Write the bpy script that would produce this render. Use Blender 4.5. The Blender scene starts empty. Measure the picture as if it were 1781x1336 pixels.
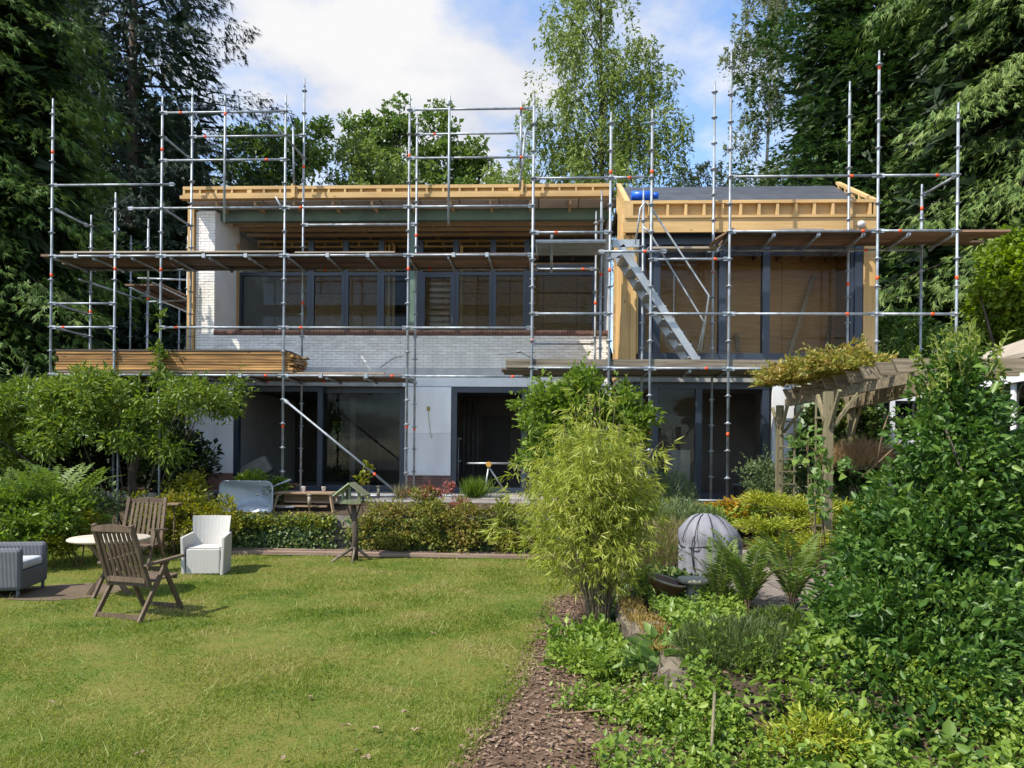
import bpy, math, random
import numpy as np
from mathutils import Vector, Matrix

rng = np.random.default_rng(11)
random.seed(11)
scene = bpy.context.scene
COL = scene.collection

# ------------------------------------------------------------------ camera
F, YAW, ROLL, EYE, CX, CY = 1290.0, math.radians(2.7), math.radians(0.55), 1.8, 890.5, 795.0
cam_data = bpy.data.cameras.new('camera')
cam = bpy.data.objects.new('camera', cam_data)
COL.objects.link(cam)
_right = Vector((math.cos(YAW), math.sin(YAW), 0)); _fwd = Vector((-math.sin(YAW), math.cos(YAW), 0)); _up = Vector((0, 0, 1))
_r2 = math.cos(ROLL) * _right + math.sin(ROLL) * _up
_u2 = math.cos(ROLL) * _up - math.sin(ROLL) * _right
cam.matrix_world = Matrix(((_r2.x, _u2.x, -_fwd.x, 0), (_r2.y, _u2.y, -_fwd.y, 0), (_r2.z, _u2.z, -_fwd.z, EYE), (0, 0, 0, 1)))
cam_data.sensor_width = 36.0
cam_data.lens = 36.0 * F / 1781.0
cam_data.shift_y = (CY - 668.0) / 1781.0
cam_data.clip_end = 2000
cam_data.clip_start = 0.05
scene.camera = cam

# ------------------------------------------------------------------ sky, sun, exposure
SUN_EL = math.radians(52)
SUN_DIR = Vector((-0.80, -0.55, 0)).normalized() * math.cos(SUN_EL) + Vector((0, 0, math.sin(SUN_EL)))
world = bpy.data.worlds.new('World'); scene.world = world; world.use_nodes = True
wt = world.node_tree; wt.nodes.clear()
w_out = wt.nodes.new('ShaderNodeOutputWorld'); w_bg = wt.nodes.new('ShaderNodeBackground')
w_sky = wt.nodes.new('ShaderNodeTexSky'); w_sky.sky_type = 'NISHITA'; w_sky.sun_disc = False
w_sky.sun_elevation = SUN_EL; w_sky.sun_rotation = math.atan2(SUN_DIR.x, SUN_DIR.y)
w_sky.air_density = 1.0; w_sky.dust_density = 0.15; w_sky.ozone_density = 3.0
w_bg.inputs['Strength'].default_value = 0.15
tc = wt.nodes.new('ShaderNodeTexCoord'); sep = wt.nodes.new('ShaderNodeSeparateXYZ')
wt.links.new(tc.outputs['Generated'], sep.inputs[0])
addz = wt.nodes.new('ShaderNodeMath'); addz.operation = 'ADD'; addz.inputs[1].default_value = 0.22
wt.links.new(sep.outputs['Z'], addz.inputs[0])
comb = wt.nodes.new('ShaderNodeCombineXYZ')
for i, ax in enumerate('XY'):
    dv = wt.nodes.new('ShaderNodeMath'); dv.operation = 'DIVIDE'
    wt.links.new(sep.outputs[ax], dv.inputs[0]); wt.links.new(addz.outputs[0], dv.inputs[1]); wt.links.new(dv.outputs[0], comb.inputs[i])
wmap = wt.nodes.new('ShaderNodeMapping'); wmap.inputs['Location'].default_value = (-2.4, 0.8, 0.0)
wt.links.new(comb.outputs[0], wmap.inputs[0])
wn = wt.nodes.new('ShaderNodeTexNoise'); wn.inputs['Scale'].default_value = 1.6; wn.inputs['Detail'].default_value = 9; wn.inputs['Roughness'].default_value = 0.56
wt.links.new(wmap.outputs[0], wn.inputs['Vector'])
wr = wt.nodes.new('ShaderNodeValToRGB'); wr.color_ramp.elements[0].position = 0.465; wr.color_ramp.elements[1].position = 0.60
wt.links.new(wn.outputs['Fac'], wr.inputs[0])
wn2 = wt.nodes.new('ShaderNodeTexNoise'); wn2.inputs['Scale'].default_value = 3.2; wn2.inputs['Detail'].default_value = 6
wt.links.new(wmap.outputs[0], wn2.inputs['Vector'])
wc = wt.nodes.new('ShaderNodeValToRGB')
wc.color_ramp.elements[0].position = 0.36; wc.color_ramp.elements[0].color = (1.95, 2.1, 2.5, 1)
wc.color_ramp.elements[1].position = 0.62; wc.color_ramp.elements[1].color = (3.05, 3.04, 3.08, 1)
wt.links.new(wn2.outputs['Fac'], wc.inputs[0])
wmix = wt.nodes.new('ShaderNodeMix'); wmix.data_type = 'RGBA'
wt.links.new(wr.outputs[0], wmix.inputs['Factor']); wt.links.new(w_sky.outputs[0], wmix.inputs['A']); wt.links.new(wc.outputs[0], wmix.inputs['B'])
wt.links.new(wmix.outputs['Result'], w_bg.inputs['Color']); wt.links.new(w_bg.outputs[0], w_out.inputs['Surface'])

sun_data = bpy.data.lights.new('sun', 'SUN'); sun_data.energy = 3.5; sun_data.angle = math.radians(0.5); sun_data.color = (1.0, 0.94, 0.84)
sun = bpy.data.objects.new('sun', sun_data); COL.objects.link(sun)
sun.rotation_euler = (-SUN_DIR).to_track_quat('-Z', 'Y').to_euler()
sun.location = (-20, -14, 30)
scene.view_settings.view_transform = 'Standard'; scene.view_settings.look = 'None'
scene.view_settings.exposure = 1.06; scene.view_settings.gamma = 1.0; scene.view_settings.use_curve_mapping = False
scene.render.engine = 'CYCLES'
scene.cycles.max_bounces = 7; scene.cycles.transparent_max_bounces = 10
scene.cycles.use_denoising = True

# ------------------------------------------------------------------ helpers
def ray(px, py):
    u = (px - CX) / F; v = (CY - py) / F
    u0 = u * math.cos(ROLL) - v * math.sin(ROLL); v0 = u * math.sin(ROLL) + v * math.cos(ROLL)
    return _right * u0 + _fwd + _up * v0
def at(px, py, Y):
    d = ray(px, py); t = Y / d.y
    return Vector((t * d.x, Y, EYE + t * d.z))
def on(px, py, z):
    d = ray(px, py); t = (z - EYE) / d.z
    return Vector((t * d.x, t * d.y, z))
def ax(px, py, Y): return at(px, py, Y).x
def az(py, Y, px=890): return at(px, py, Y).z

def tag(o, label=None, cat=None, group=None, kind=None):
    if label: o['label'] = label
    if cat: o['category'] = cat
    if group: o['group'] = group
    if kind: o['kind'] = kind
    return o
def empty(name, loc, label, cat, group=None, rz=0):
    o = bpy.data.objects.new(name, None); COL.objects.link(o)
    o.location = loc; o.rotation_euler = (0, 0, rz); o.empty_display_size = 0.2
    return tag(o, label, cat, group)
def attach(o, parent, local=False):
    if parent is None: return
    o.parent = parent
    if not local and parent.type == 'EMPTY' and parent.parent is None:
        o.matrix_parent_inverse = Matrix.Translation(-Vector(parent.location))

class MB:
    def __init__(s): s.V = []; s.F = []; s.S = []
    def add(s, vs, fs, smooth=False):
        b = len(s.V); s.V += [tuple(v) for v in vs]
        for f in fs: s.F.append(tuple(i + b for i in f)); s.S.append(smooth)
        return s
    def bx(s, x0, x1, y0, y1, z0, z1):
        vs = [(x0,y0,z0),(x1,y0,z0),(x1,y1,z0),(x0,y1,z0),(x0,y0,z1),(x1,y0,z1),(x1,y1,z1),(x0,y1,z1)]
        return s.add(vs, [(0,3,2,1),(4,5,6,7),(0,1,5,4),(1,2,6,5),(2,3,7,6),(3,0,4,7)])
    def bar(s, p0, p1, w, h, up=(0,0,1)):
        p0 = Vector(p0); p1 = Vector(p1); d = (p1 - p0).normalized(); u = Vector(up)
        a = d.cross(u)
        if a.length < 1e-4: a = d.cross(Vector((0, 1, 0)))
        a.normalize(); b = a.cross(d).normalized(); a = a * w / 2; b = b * h / 2
        vs = [p0-a-b, p0+a-b, p0+a+b, p0-a+b, p1-a-b, p1+a-b, p1+a+b, p1-a+b]
        return s.add(vs, [(0,3,2,1)[::-1],(4,5,6,7)[::-1],(0,1,5,4)[::-1],(1,2,6,5)[::-1],(2,3,7,6)[::-1],(3,0,4,7)[::-1]])
    def path(s, pts, rad, n=8, cap=True):
        pts = [Vector(p) for p in pts]
        if not hasattr(rad, '__len__'): rad = [rad] * len(pts)
        rings = []; ref = None
        for i, p in enumerate(pts):
            d = (pts[min(i+1, len(pts)-1)] - pts[max(i-1, 0)]).normalized()
            if ref is None:
                ref = d.cross(Vector((0, 0, 1)))
                if ref.length < 1e-3: ref = Vector((1, 0, 0))
            a = (ref - d * ref.dot(d)).normalized(); ref = a; b = d.cross(a)
            rings.append([p + (a * math.cos(2*math.pi*k/n) + b * math.sin(2*math.pi*k/n)) * rad[i] for k in range(n)])
        vs = [v for r in rings for v in r]
        fs = [(i*n+k, i*n+(k+1) % n, (i+1)*n+(k+1) % n, (i+1)*n+k) for i in range(len(pts)-1) for k in range(n)]
        s.add(vs, fs, True)
        if cap:
            b = len(s.V) - len(vs)
            s.F.append(tuple(b + k for k in range(n))[::-1]); s.S.append(False)
            s.F.append(tuple(b + (len(pts)-1)*n + k for k in range(n))); s.S.append(False)
        return s
    def tube(s, p0, p1, r, r1=None, n=8): return s.path([p0, p1], [r, r if r1 is None else r1], n)
    def lathe(s, prof, c=(0,0,0), n=20, smooth=True):
        c = Vector(c); vs = []
        for r, z in prof:
            for k in range(n): vs.append((c.x + r*math.cos(2*math.pi*k/n), c.y + r*math.sin(2*math.pi*k/n), c.z + z))
        fs = [(i*n+k, i*n+(k+1) % n, (i+1)*n+(k+1) % n, (i+1)*n+k) for i in range(len(prof)-1) for k in range(n)]
        s.add(vs, fs, smooth); b = len(s.V) - len(vs)
        s.F.append(tuple(b + k for k in range(n))[::-1]); s.S.append(False)
        s.F.append(tuple(b + (len(prof)-1)*n + k for k in range(n))); s.S.append(False)
        return s
    def prism(s, poly, e):            # poly: list of 3-D points, e: extrusion vector
        n = len(poly); e = Vector(e); vs = [Vector(p) for p in poly] + [Vector(p) + e for p in poly]
        fs = [tuple(range(n))[::-1], tuple(range(n, 2*n))] + [(i, (i+1) % n, n+(i+1) % n, n+i) for i in range(n)]
        return s.add(vs, fs)
    def build(s, name, m, parent=None, local=False, bevel=0):
        me = bpy.data.meshes.new(name); me.from_pydata(s.V, [], s.F); me.polygons.foreach_set('use_smooth', s.S)
        me.materials.append(m); me.update()
        o = bpy.data.objects.new(name, me); COL.objects.link(o); attach(o, parent, local)
        if bevel:
            b = o.modifiers.new('bevel', 'BEVEL'); b.width = bevel; b.segments = 2; b.limit_method = 'ANGLE'
        return o

_cubes = {}
def block(name, c, size, m, parent=None, rot=(0,0,0), local=False):
    """one piece: a chamfered unit box shared between all pieces of a material"""
    if m.name not in _cubes:
        me = bpy.data.meshes.new('piece_' + m.name); mb = MB().bx(-.5,.5,-.5,.5,-.5,.5)
        me.from_pydata(mb.V, [], mb.F); me.materials.append(m); me.update(); _cubes[m.name] = me
    o = bpy.data.objects.new(name, _cubes[m.name]); COL.objects.link(o)
    o.location = c; o.scale = size; o.rotation_euler = rot; attach(o, parent, local)
    return o
def slab(name, x0, x1, y0, y1, z0, z1, m, parent=None, local=False):
    return block(name, ((x0+x1)/2, (y0+y1)/2, (z0+z1)/2), (abs(x1-x0), abs(y1-y0), abs(z1-z0)), m, parent, local=local)

# ------------------------------------------------------------------ materials
def nodes_of(name):
    m = bpy.data.materials.new(name); m.use_nodes = True; nt = m.node_tree; nt.nodes.clear()
    out = nt.nodes.new('ShaderNodeOutputMaterial'); bs = nt.nodes.new('ShaderNodeBsdfPrincipled')
    nt.links.new(bs.outputs[0], out.inputs[0])
    return m, nt, out, bs
def rgba(c): return (c[0], c[1], c[2], 1)
def mat(name, c1, c2=None, scale=(3,3,3), rough=0.7, metal=0.0, bump=0.0, vary=0.15, spec=0.4, detail=6, lo=0.35, hi=0.65, fine=0.0, coords='pos'):
    m, nt, out, bs = nodes_of(name)
    bs.inputs['Roughness'].default_value = rough; bs.inputs['Metallic'].default_value = metal; bs.inputs['Specular IOR Level'].default_value = spec
    c2 = c2 or tuple(x * 0.75 for x in c1)
    g = nt.nodes.new('ShaderNodeNewGeometry'); mp = nt.nodes.new('ShaderNodeMapping'); mp.inputs['Scale'].default_value = scale
    oi = nt.nodes.new('ShaderNodeObjectInfo')
    sh = nt.nodes.new('ShaderNodeVectorMath'); sh.operation = 'SCALE'; sh.inputs[0].default_value = (7.3, 5.1, 9.7); nt.links.new(oi.outputs['Random'], sh.inputs['Scale'])
    ad = nt.nodes.new('ShaderNodeVectorMath'); nt.links.new(g.outputs['Position'], ad.inputs[0]); nt.links.new(sh.outputs[0], ad.inputs[1])
    if coords == 'obj':
        tc = nt.nodes.new('ShaderNodeTexCoord'); nt.links.new(tc.outputs['Object'], ad.inputs[0])
    nt.links.new(ad.outputs[0], mp.inputs[0])
    n = nt.nodes.new('ShaderNodeTexNoise'); n.inputs['Scale'].default_value = 1; n.inputs['Detail'].default_value = detail; nt.links.new(mp.outputs[0], n.inputs['Vector'])
    r = nt.nodes.new('ShaderNodeValToRGB'); r.color_ramp.elements[0].position = lo; r.color_ramp.elements[1].position = hi
    r.color_ramp.elements[0].color = rgba(c1); r.color_ramp.elements[1].color = rgba(c2); nt.links.new(n.outputs['Fac'], r.inputs[0])
    hs = nt.nodes.new('ShaderNodeHueSaturation'); mr = nt.nodes.new('ShaderNodeMapRange')
    mr.inputs['To Min'].default_value = 1 - vary; mr.inputs['To Max'].default_value = 1 + vary
    nt.links.new(oi.outputs['Random'], mr.inputs['Value']); nt.links.new(mr.outputs[0], hs.inputs['Value']); nt.links.new(r.outputs[0], hs.inputs['Color'])
    nt.links.new(hs.outputs[0], bs.inputs['Base Color'])
    if bump:
        b = nt.nodes.new('ShaderNodeBump'); b.inputs['Strength'].default_value = bump; b.inputs['Distance'].default_value = 0.01
        nt.links.new(n.outputs['Fac'], b.inputs['Height']); nt.links.new(b.outputs[0], bs.inputs['Normal'])
    return m
def wood(name, c1, c2, axis='x', rough=0.7, vary=0.14, bump=0.25, knots=True):
    s = {'x': (1.3, 26, 26), 'y': (26, 1.3, 26), 'z': (26, 26, 1.3)}[axis]
    m = mat(name, c1, c2, s, rough, 0, bump, vary, 0.3, 7, 0.3, 0.7); nt = m.node_tree
    bs = next(n for n in nt.nodes if n.type == 'BSDF_PRINCIPLED'); src = bs.inputs['Base Color'].links[0].from_socket
    g = nt.nodes.new('ShaderNodeNewGeometry'); mp = nt.nodes.new('ShaderNodeMapping'); mp.inputs['Scale'].default_value = {'x': (2.2, 4.5, 4.5), 'y': (4.5, 2.2, 4.5), 'z': (4.5, 4.5, 2.2)}[axis]
    v = nt.nodes.new('ShaderNodeTexVoronoi'); v.inputs['Scale'].default_value = 1.0; nt.links.new(g.outputs['Position'], mp.inputs[0]); nt.links.new(mp.outputs[0], v.inputs['Vector'])
    mr = nt.nodes.new('ShaderNodeMapRange'); mr.inputs['From Min'].default_value = .05; mr.inputs['From Max'].default_value = .11; mr.inputs['To Min'].default_value = .75; mr.inputs['To Max'].default_value = 0; nt.links.new(v.outputs['Distance'], mr.inputs[0])
    st = nt.nodes.new('ShaderNodeTexNoise'); st.inputs['Scale'].default_value = .9; st.inputs['Detail'].default_value = 4; nt.links.new(g.outputs['Position'], st.inputs['Vector'])
    sr = nt.nodes.new('ShaderNodeMapRange'); sr.inputs['From Min'].default_value = .35; sr.inputs['From Max'].default_value = .7; sr.inputs['To Min'].default_value = .86; sr.inputs['To Max'].default_value = 1.12; nt.links.new(st.outputs['Fac'], sr.inputs[0])
    hv = nt.nodes.new('ShaderNodeHueSaturation'); nt.links.new(src, hv.inputs['Color']); nt.links.new(sr.outputs[0], hv.inputs['Value'])
    mx = nt.nodes.new('ShaderNodeMix'); mx.data_type = 'RGBA'; nt.links.new(mr.outputs[0], mx.inputs['Factor']); nt.links.new(hv.outputs[0], mx.inputs['A']); mx.inputs['B'].default_value = rgba([q * .38 for q in c2]); nt.links.new(mx.outputs['Result'], bs.inputs['Base Color'])
    return m
def leafmat(name, cols, trans=0.35, rough=0.45, clump=0.9, spec=0.35, cw=0.9, co=0.22, det=3):
    m, nt, out, bs = nodes_of(name)
    bs.inputs['Roughness'].default_value = rough; bs.inputs['Specular IOR Level'].default_value = spec
    g = nt.nodes.new('ShaderNodeNewGeometry')
    n = nt.nodes.new('ShaderNodeTexNoise'); n.inputs['Scale'].default_value = clump; n.inputs['Detail'].default_value = det
    nt.links.new(g.outputs['Position'], n.inputs['Vector'])
    mx = nt.nodes.new('ShaderNodeMath'); mx.operation = 'MULTIPLY_ADD'; mx.inputs[1].default_value = 0.55
    nt.links.new(g.outputs['Random Per Island'], mx.inputs[0])
    sc = nt.nodes.new('ShaderNodeMath'); sc.operation = 'MULTIPLY'; sc.inputs[1].default_value = cw
    sb = nt.nodes.new('ShaderNodeMath'); sb.operation = 'SUBTRACT'; sb.inputs[1].default_value = co
    nt.links.new(n.outputs['Fac'], sc.inputs[0]); nt.links.new(sc.outputs[0], sb.inputs[0]); nt.links.new(sb.outputs[0], mx.inputs[2])
    r = nt.nodes.new('ShaderNodeValToRGB'); el = r.color_ramp.elements
    el[0].position = 0.0; el[0].color = rgba(cols[0]); el[1].position = 1.0; el[1].color = rgba(cols[-1])
    for i, c in enumerate(cols[1:-1]):
        e = el.new((i + 1) / (len(cols) - 1)); e.color = rgba(c)
    nt.links.new(mx.outputs[0], r.inputs[0]); nt.links.new(r.outputs[0], bs.inputs['Base Color'])
    tr = nt.nodes.new('ShaderNodeBsdfTranslucent'); hs = nt.nodes.new('ShaderNodeHueSaturation'); hs.inputs['Saturation'].default_value = 1.1; hs.inputs['Value'].default_value = 1.35
    nt.links.new(r.outputs[0], hs.inputs['Color']); nt.links.new(hs.outputs[0], tr.inputs['Color'])
    ms = nt.nodes.new('ShaderNodeMixShader'); ms.inputs[0].default_value = trans
    nt.links.new(bs.outputs[0], ms.inputs[1]); nt.links.new(tr.outputs[0], ms.inputs[2]); nt.links.new(ms.outputs[0], out.inputs[0])
    return m
def glassmat(name, tint=(0.9, 0.95, 0.95), refl=1.0):
    m, nt, out, bs = nodes_of(name)
    t = nt.nodes.new('ShaderNodeBsdfTransparent'); t.inputs[0].default_value = rgba(tint)
    gl = nt.nodes.new('ShaderNodeBsdfGlossy'); gl.inputs['Roughness'].default_value = 0.02; gl.inputs['Color'].default_value = (refl, refl, refl, 1)
    fr = nt.nodes.new('ShaderNodeFresnel'); fr.inputs['IOR'].default_value = 1.5
    ms = nt.nodes.new('ShaderNodeMixShader'); nt.links.new(fr.outputs[0], ms.inputs[0]); nt.links.new(t.outputs[0], ms.inputs[1]); nt.links.new(gl.outputs[0], ms.inputs[2])
    nt.links.new(ms.outputs[0], out.inputs[0]); return m

PINE1, PINE2 = (0.62, 0.425, 0.20), (0.52, 0.325, 0.125)
M_pine_x = wood('pine_x', PINE1, PINE2, 'x'); M_pine_y = wood('pine_y', PINE1, PINE2, 'y'); M_pine_z = wood('pine_z', PINE1, PINE2, 'z')
M_stud = wood('stud_wood', (0.55, 0.40, 0.26), (0.42, 0.28, 0.16), 'x')
M_board = wood('scaffold_board', (0.22, 0.135, 0.085), (0.09, 0.056, 0.038), 'x', vary=0.5)
M_boardtop = wood('pale_board', (0.42, 0.36, 0.28), (0.27, 0.22, 0.16), 'x')
M_lawnplank = wood('lawn_board', (0.30, 0.215, 0.165), (0.19, 0.13, 0.10), 'x')
M_pile = wood('pile_board', (0.46, 0.25, 0.08), (0.15, 0.075, 0.028), 'x', vary=0.5, bump=0.8)
M_boarddark = wood('dark_board', (0.09, 0.07, 0.052), (0.05, 0.038, 0.028), 'x')
M_pilepale = wood('pale_pile_board', (0.42, 0.31, 0.19), (0.26, 0.18, 0.10), 'x', vary=0.25, bump=0.5)
M_beamold = wood('weathered_beam', (0.24, 0.20, 0.15), (0.085, 0.07, 0.05), 'x', vary=0.2, bump=0.8)
M_steel = mat('galvanised_steel', (0.34, 0.385, 0.43), (0.20, 0.215, 0.225), (7, 7, 5), 0.5, 0.35, 0.05, 0.12, 0.5)
M_alu = mat('aluminium', (0.42, 0.44, 0.45), (0.34, 0.36, 0.37), (4, 4, 4), 0.45, 0.5, 0, 0.05)
M_orange = mat('orange_tape', (0.85, 0.10, 0.02), (0.75, 0.08, 0.02), rough=0.5)
M_whitebrick = mat('white_brick', (0.93, 0.90, 0.84), (0.77, 0.735, 0.68), (2.4, 2.4, 1.6), 0.8, 0, 0.6, 0.07)
M_mortar = mat('white_mortar', (0.74, 0.73, 0.71), (0.60, 0.59, 0.57), (14, 14, 14), 0.9, 0, 0.5)
M_whitewall = mat('white_wall', (0.80, 0.80, 0.80), (0.70, 0.70, 0.70), (2, 2, 2), 0.85, 0, 0.2)
M_panel = mat('white_panel', (0.92, 0.925, 0.935), (0.80, 0.80, 0.80), (2.2, 2.2, .8), 0.55)
M_concrete = mat('concrete', (0.42, 0.41, 0.39), (0.30, 0.295, 0.28), (4, 4, 4), 0.9, 0, 0.3)
M_palecon = mat('pale_concrete', (0.66, 0.655, 0.64), (0.54, 0.535, 0.52), (4, 4, 4), 0.9, 0, 0.3)
M_redbrick = mat('red_brick', (0.23, 0.125, 0.095), (0.15, 0.085, 0.068), (5, 5, 5), 0.9, 0, 0.4, 0.25)
M_frame = mat('anthracite_frame', (0.030, 0.042, 0.066), (0.024, 0.034, 0.052), (2, 2, 2), 0.35, 0, 0, 0.05, 0.5)
M_greensteel = mat('green_steel', (0.13, 0.20, 0.15), (0.09, 0.14, 0.11), (3, 3, 3), 0.5)
M_soffit = mat('soffit_panel', (0.44, 0.40, 0.385), (0.34, 0.31, 0.30), (2, 2, 2), 0.8)
M_osb = mat('osb_board', (0.50, 0.33, 0.17), (0.33, 0.20, 0.09), (9, 9, 30), 0.8, 0, 0.2, 0.12)
M_ply = mat('orange_ply', (0.78, 0.43, 0.19), (0.64, 0.33, 0.135), (2, 2, 22), 0.7, 0, 0.1, 0.08)
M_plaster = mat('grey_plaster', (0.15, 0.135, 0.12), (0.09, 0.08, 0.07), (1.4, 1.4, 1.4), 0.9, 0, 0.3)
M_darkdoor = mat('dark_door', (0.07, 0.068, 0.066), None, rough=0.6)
M_membrane = mat('roof_membrane', (0.070, 0.075, 0.085), (0.052, 0.056, 0.064), (3, 3, 3), 0.55, 0, 0.1, 0.1)
M_blue = mat('blue_plastic', (0.015, 0.14, 0.72), (0.01, 0.10, 0.58), (8, 8, 8), 0.35)
M_glass = glassmat('window_glass', (0.93, 0.96, 0.96), 0.2)
M_teak = wood('teak', (0.15, 0.105, 0.068), (0.085, 0.058, 0.036), 'z', vary=0.15)
M_teak_x = wood('teak_flat', (0.21, 0.155, 0.11), (0.13, 0.09, 0.06), 'x', vary=0.15)
M_bench = wood('bench_wood', (0.34, 0.235, 0.15), (0.22, 0.145, 0.09), 'x')
M_green_wood = wood('mossy_green_wood', (0.21, 0.23, 0.13), (0.13, 0.14, 0.08), 'z')
M_pergola_z = wood('pergola_post', (0.25, 0.215, 0.125), (0.14, 0.12, 0.07), 'z')
M_pergola_x = wood('pergola_rafter', (0.33, 0.26, 0.165), (0.12, 0.10, 0.07), 'x', bump=0.5)
M_bark = mat('bark', (0.11, 0.085, 0.062), (0.05, 0.038, 0.028), (9, 9, 2.5), 0.95, 0, 1.0)
M_darkbark = mat('dark_bark', (0.045, 0.037, 0.03), (0.025, 0.02, 0.016), (9, 9, 2.5), 0.95)
M_birchbark = mat('birch_bark', (0.45, 0.43, 0.39), (0.12, 0.11, 0.10), (6, 6, 3), 0.9, 0, 0.4)
M_twig = mat('twig', (0.20, 0.14, 0.08), (0.11, 0.075, 0.045), (8, 8, 8), 0.9)
M_stone = mat('wall_stone', (0.21, 0.19, 0.165), (0.11, 0.098, 0.085), (5, 5, 5), 0.95, 0, 0.8, 0.35)
M_slab = mat('patio_slab', (0.24, 0.20, 0.17), (0.15, 0.125, 0.105), (4, 4, 4), 0.9, 0, 0.3, 0.15)
M_terrace = mat('terrace_slab', (0.36, 0.33, 0.30), (0.25, 0.23, 0.21), (3, 3, 3), 0.9, 0, 0.3, 0.15)
M_barrow = mat('barrow_grey', (0.50, 0.53, 0.57), (0.40, 0.43, 0.47), (3, 3, 3), 0.45, 0.2)
M_black = mat('black_rubber', (0.02, 0.02, 0.02), None, rough=0.7)
M_cover = mat('grey_cover', (0.27, 0.27, 0.305), (0.20, 0.20, 0.23), (7, 7, 3), 0.75, 0, 1.0)
M_cord = mat('black_cord', (0.015, 0.015, 0.017), None)
M_terra = mat('glazed_pot', (0.17, 0.085, 0.04), (0.10, 0.05, 0.025), (5, 5, 5), 0.4)
M_rim = mat('pot_rim', (0.33, 0.28, 0.21), (0.25, 0.21, 0.15), (6, 6, 6), 0.6)
M_birdbath = mat('birdbath_stone', (0.40, 0.37, 0.29), (0.29, 0.27, 0.20), (8, 8, 8), 0.95, 0, 0.5)
M_cup = mat('paper_cup', (0.80, 0.76, 0.72), (0.72, 0.68, 0.64), (4, 4, 4), 0.6)
M_tabletop = mat('table_top', (0.55, 0.49, 0.40), (0.40, 0.33, 0.25), (5, 5, 5), 0.7)
M_cushion = mat('pale_cushion', (0.55, 0.57, 0.62), None, rough=0.9)
M_shedgreen = wood('shed_green', (0.44, 0.52, 0.34), (0.36, 0.44, 0.28), 'x', vary=0.05)
M_shedwhite = mat('shed_white', (0.78, 0.79, 0.80), (0.70, 0.71, 0.72), rough=0.5)
M_shedroof = mat('shed_roof', (0.40, 0.34, 0.27), (0.30, 0.25, 0.19), (3, 3, 3), 0.9)
M_darkglass = glassmat('shed_glass', (0.45, 0.5, 0.5))
M_moss = mat('moss', (0.27, 0.19, 0.05), (0.17, 0.135, 0.035), (14, 14, 14), 1.0, 0, 1.0)
M_log = mat('old_wood', (0.21, 0.17, 0.125), (0.085, 0.07, 0.05), (5, 5, 18), 0.95, 0, 1.0)
M_pale_stone = mat('pale_stone', (0.46, 0.45, 0.43), (0.33, 0.32, 0.30), (8, 8, 8), 0.9, 0, 0.6)
M_sofa = mat('grey_fabric', (0.30, 0.285, 0.26), (0.22, 0.21, 0.19), (5, 5, 5), 0.95)
M_yellow = mat('yellow_plastic', (0.65, 0.36, 0.06), None, rough=0.5)
M_cable = mat('yellow_cable', (0.55, 0.42, 0.12), None, rough=0.6)
M_lampwhite = mat('lamp_white', (0.6, 0.6, 0.6), None, rough=0.3)
M_deadleaf = mat('dead_leaf', (0.30, 0.22, 0.15), (0.19, 0.13, 0.085), (20, 20, 20), 0.9)
def wicker(name, c, size):
    m, nt, out, bs = nodes_of(name); bs.inputs['Roughness'].default_value = 0.65
    tc = nt.nodes.new('ShaderNodeTexCoord')
    w1 = nt.nodes.new('ShaderNodeTexWave'); w1.bands_direction = 'Z'; w1.inputs['Scale'].default_value = size; w1.inputs['Distortion'].default_value = 1.2
    w2 = nt.nodes.new('ShaderNodeTexWave'); w2.bands_direction = 'DIAGONAL'; w2.inputs['Scale'].default_value = size * 0.6
    mp = nt.nodes.new('ShaderNodeMapping'); mp.inputs['Scale'].default_value = (1, 1, 0.05)
    nt.links.new(tc.outputs['Object'], w1.inputs[0]); nt.links.new(tc.outputs['Object'], mp.inputs[0]); nt.links.new(mp.outputs[0], w2.inputs[0])
    mu = nt.nodes.new('ShaderNodeMath'); mu.operation = 'MULTIPLY'; nt.links.new(w1.outputs['Fac'], mu.inputs[0]); nt.links.new(w2.outputs['Fac'], mu.inputs[1])
    r = nt.nodes.new('ShaderNodeValToRGB'); r.color_ramp.elements[0].color = rgba([x * 0.74 for x in c]); r.color_ramp.elements[1].color = rgba(c); r.color_ramp.elements[1].position = 0.5
    nt.links.new(mu.outputs[0], r.inputs[0]); nt.links.new(r.outputs[0], bs.inputs['Base Color'])
    b = nt.nodes.new('ShaderNodeBump'); b.inputs['Strength'].default_value = 0.7; b.inputs['Distance'].default_value = 0.006
    nt.links.new(mu.outputs[0], b.inputs['Height']); nt.links.new(b.outputs[0], bs.inputs['Normal']); return m
M_wickerw = wicker('white_wicker', (0.62, 0.60, 0.55), 45)
M_wickerg = wicker('grey_rattan', (0.115, 0.12, 0.135), 24)

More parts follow.
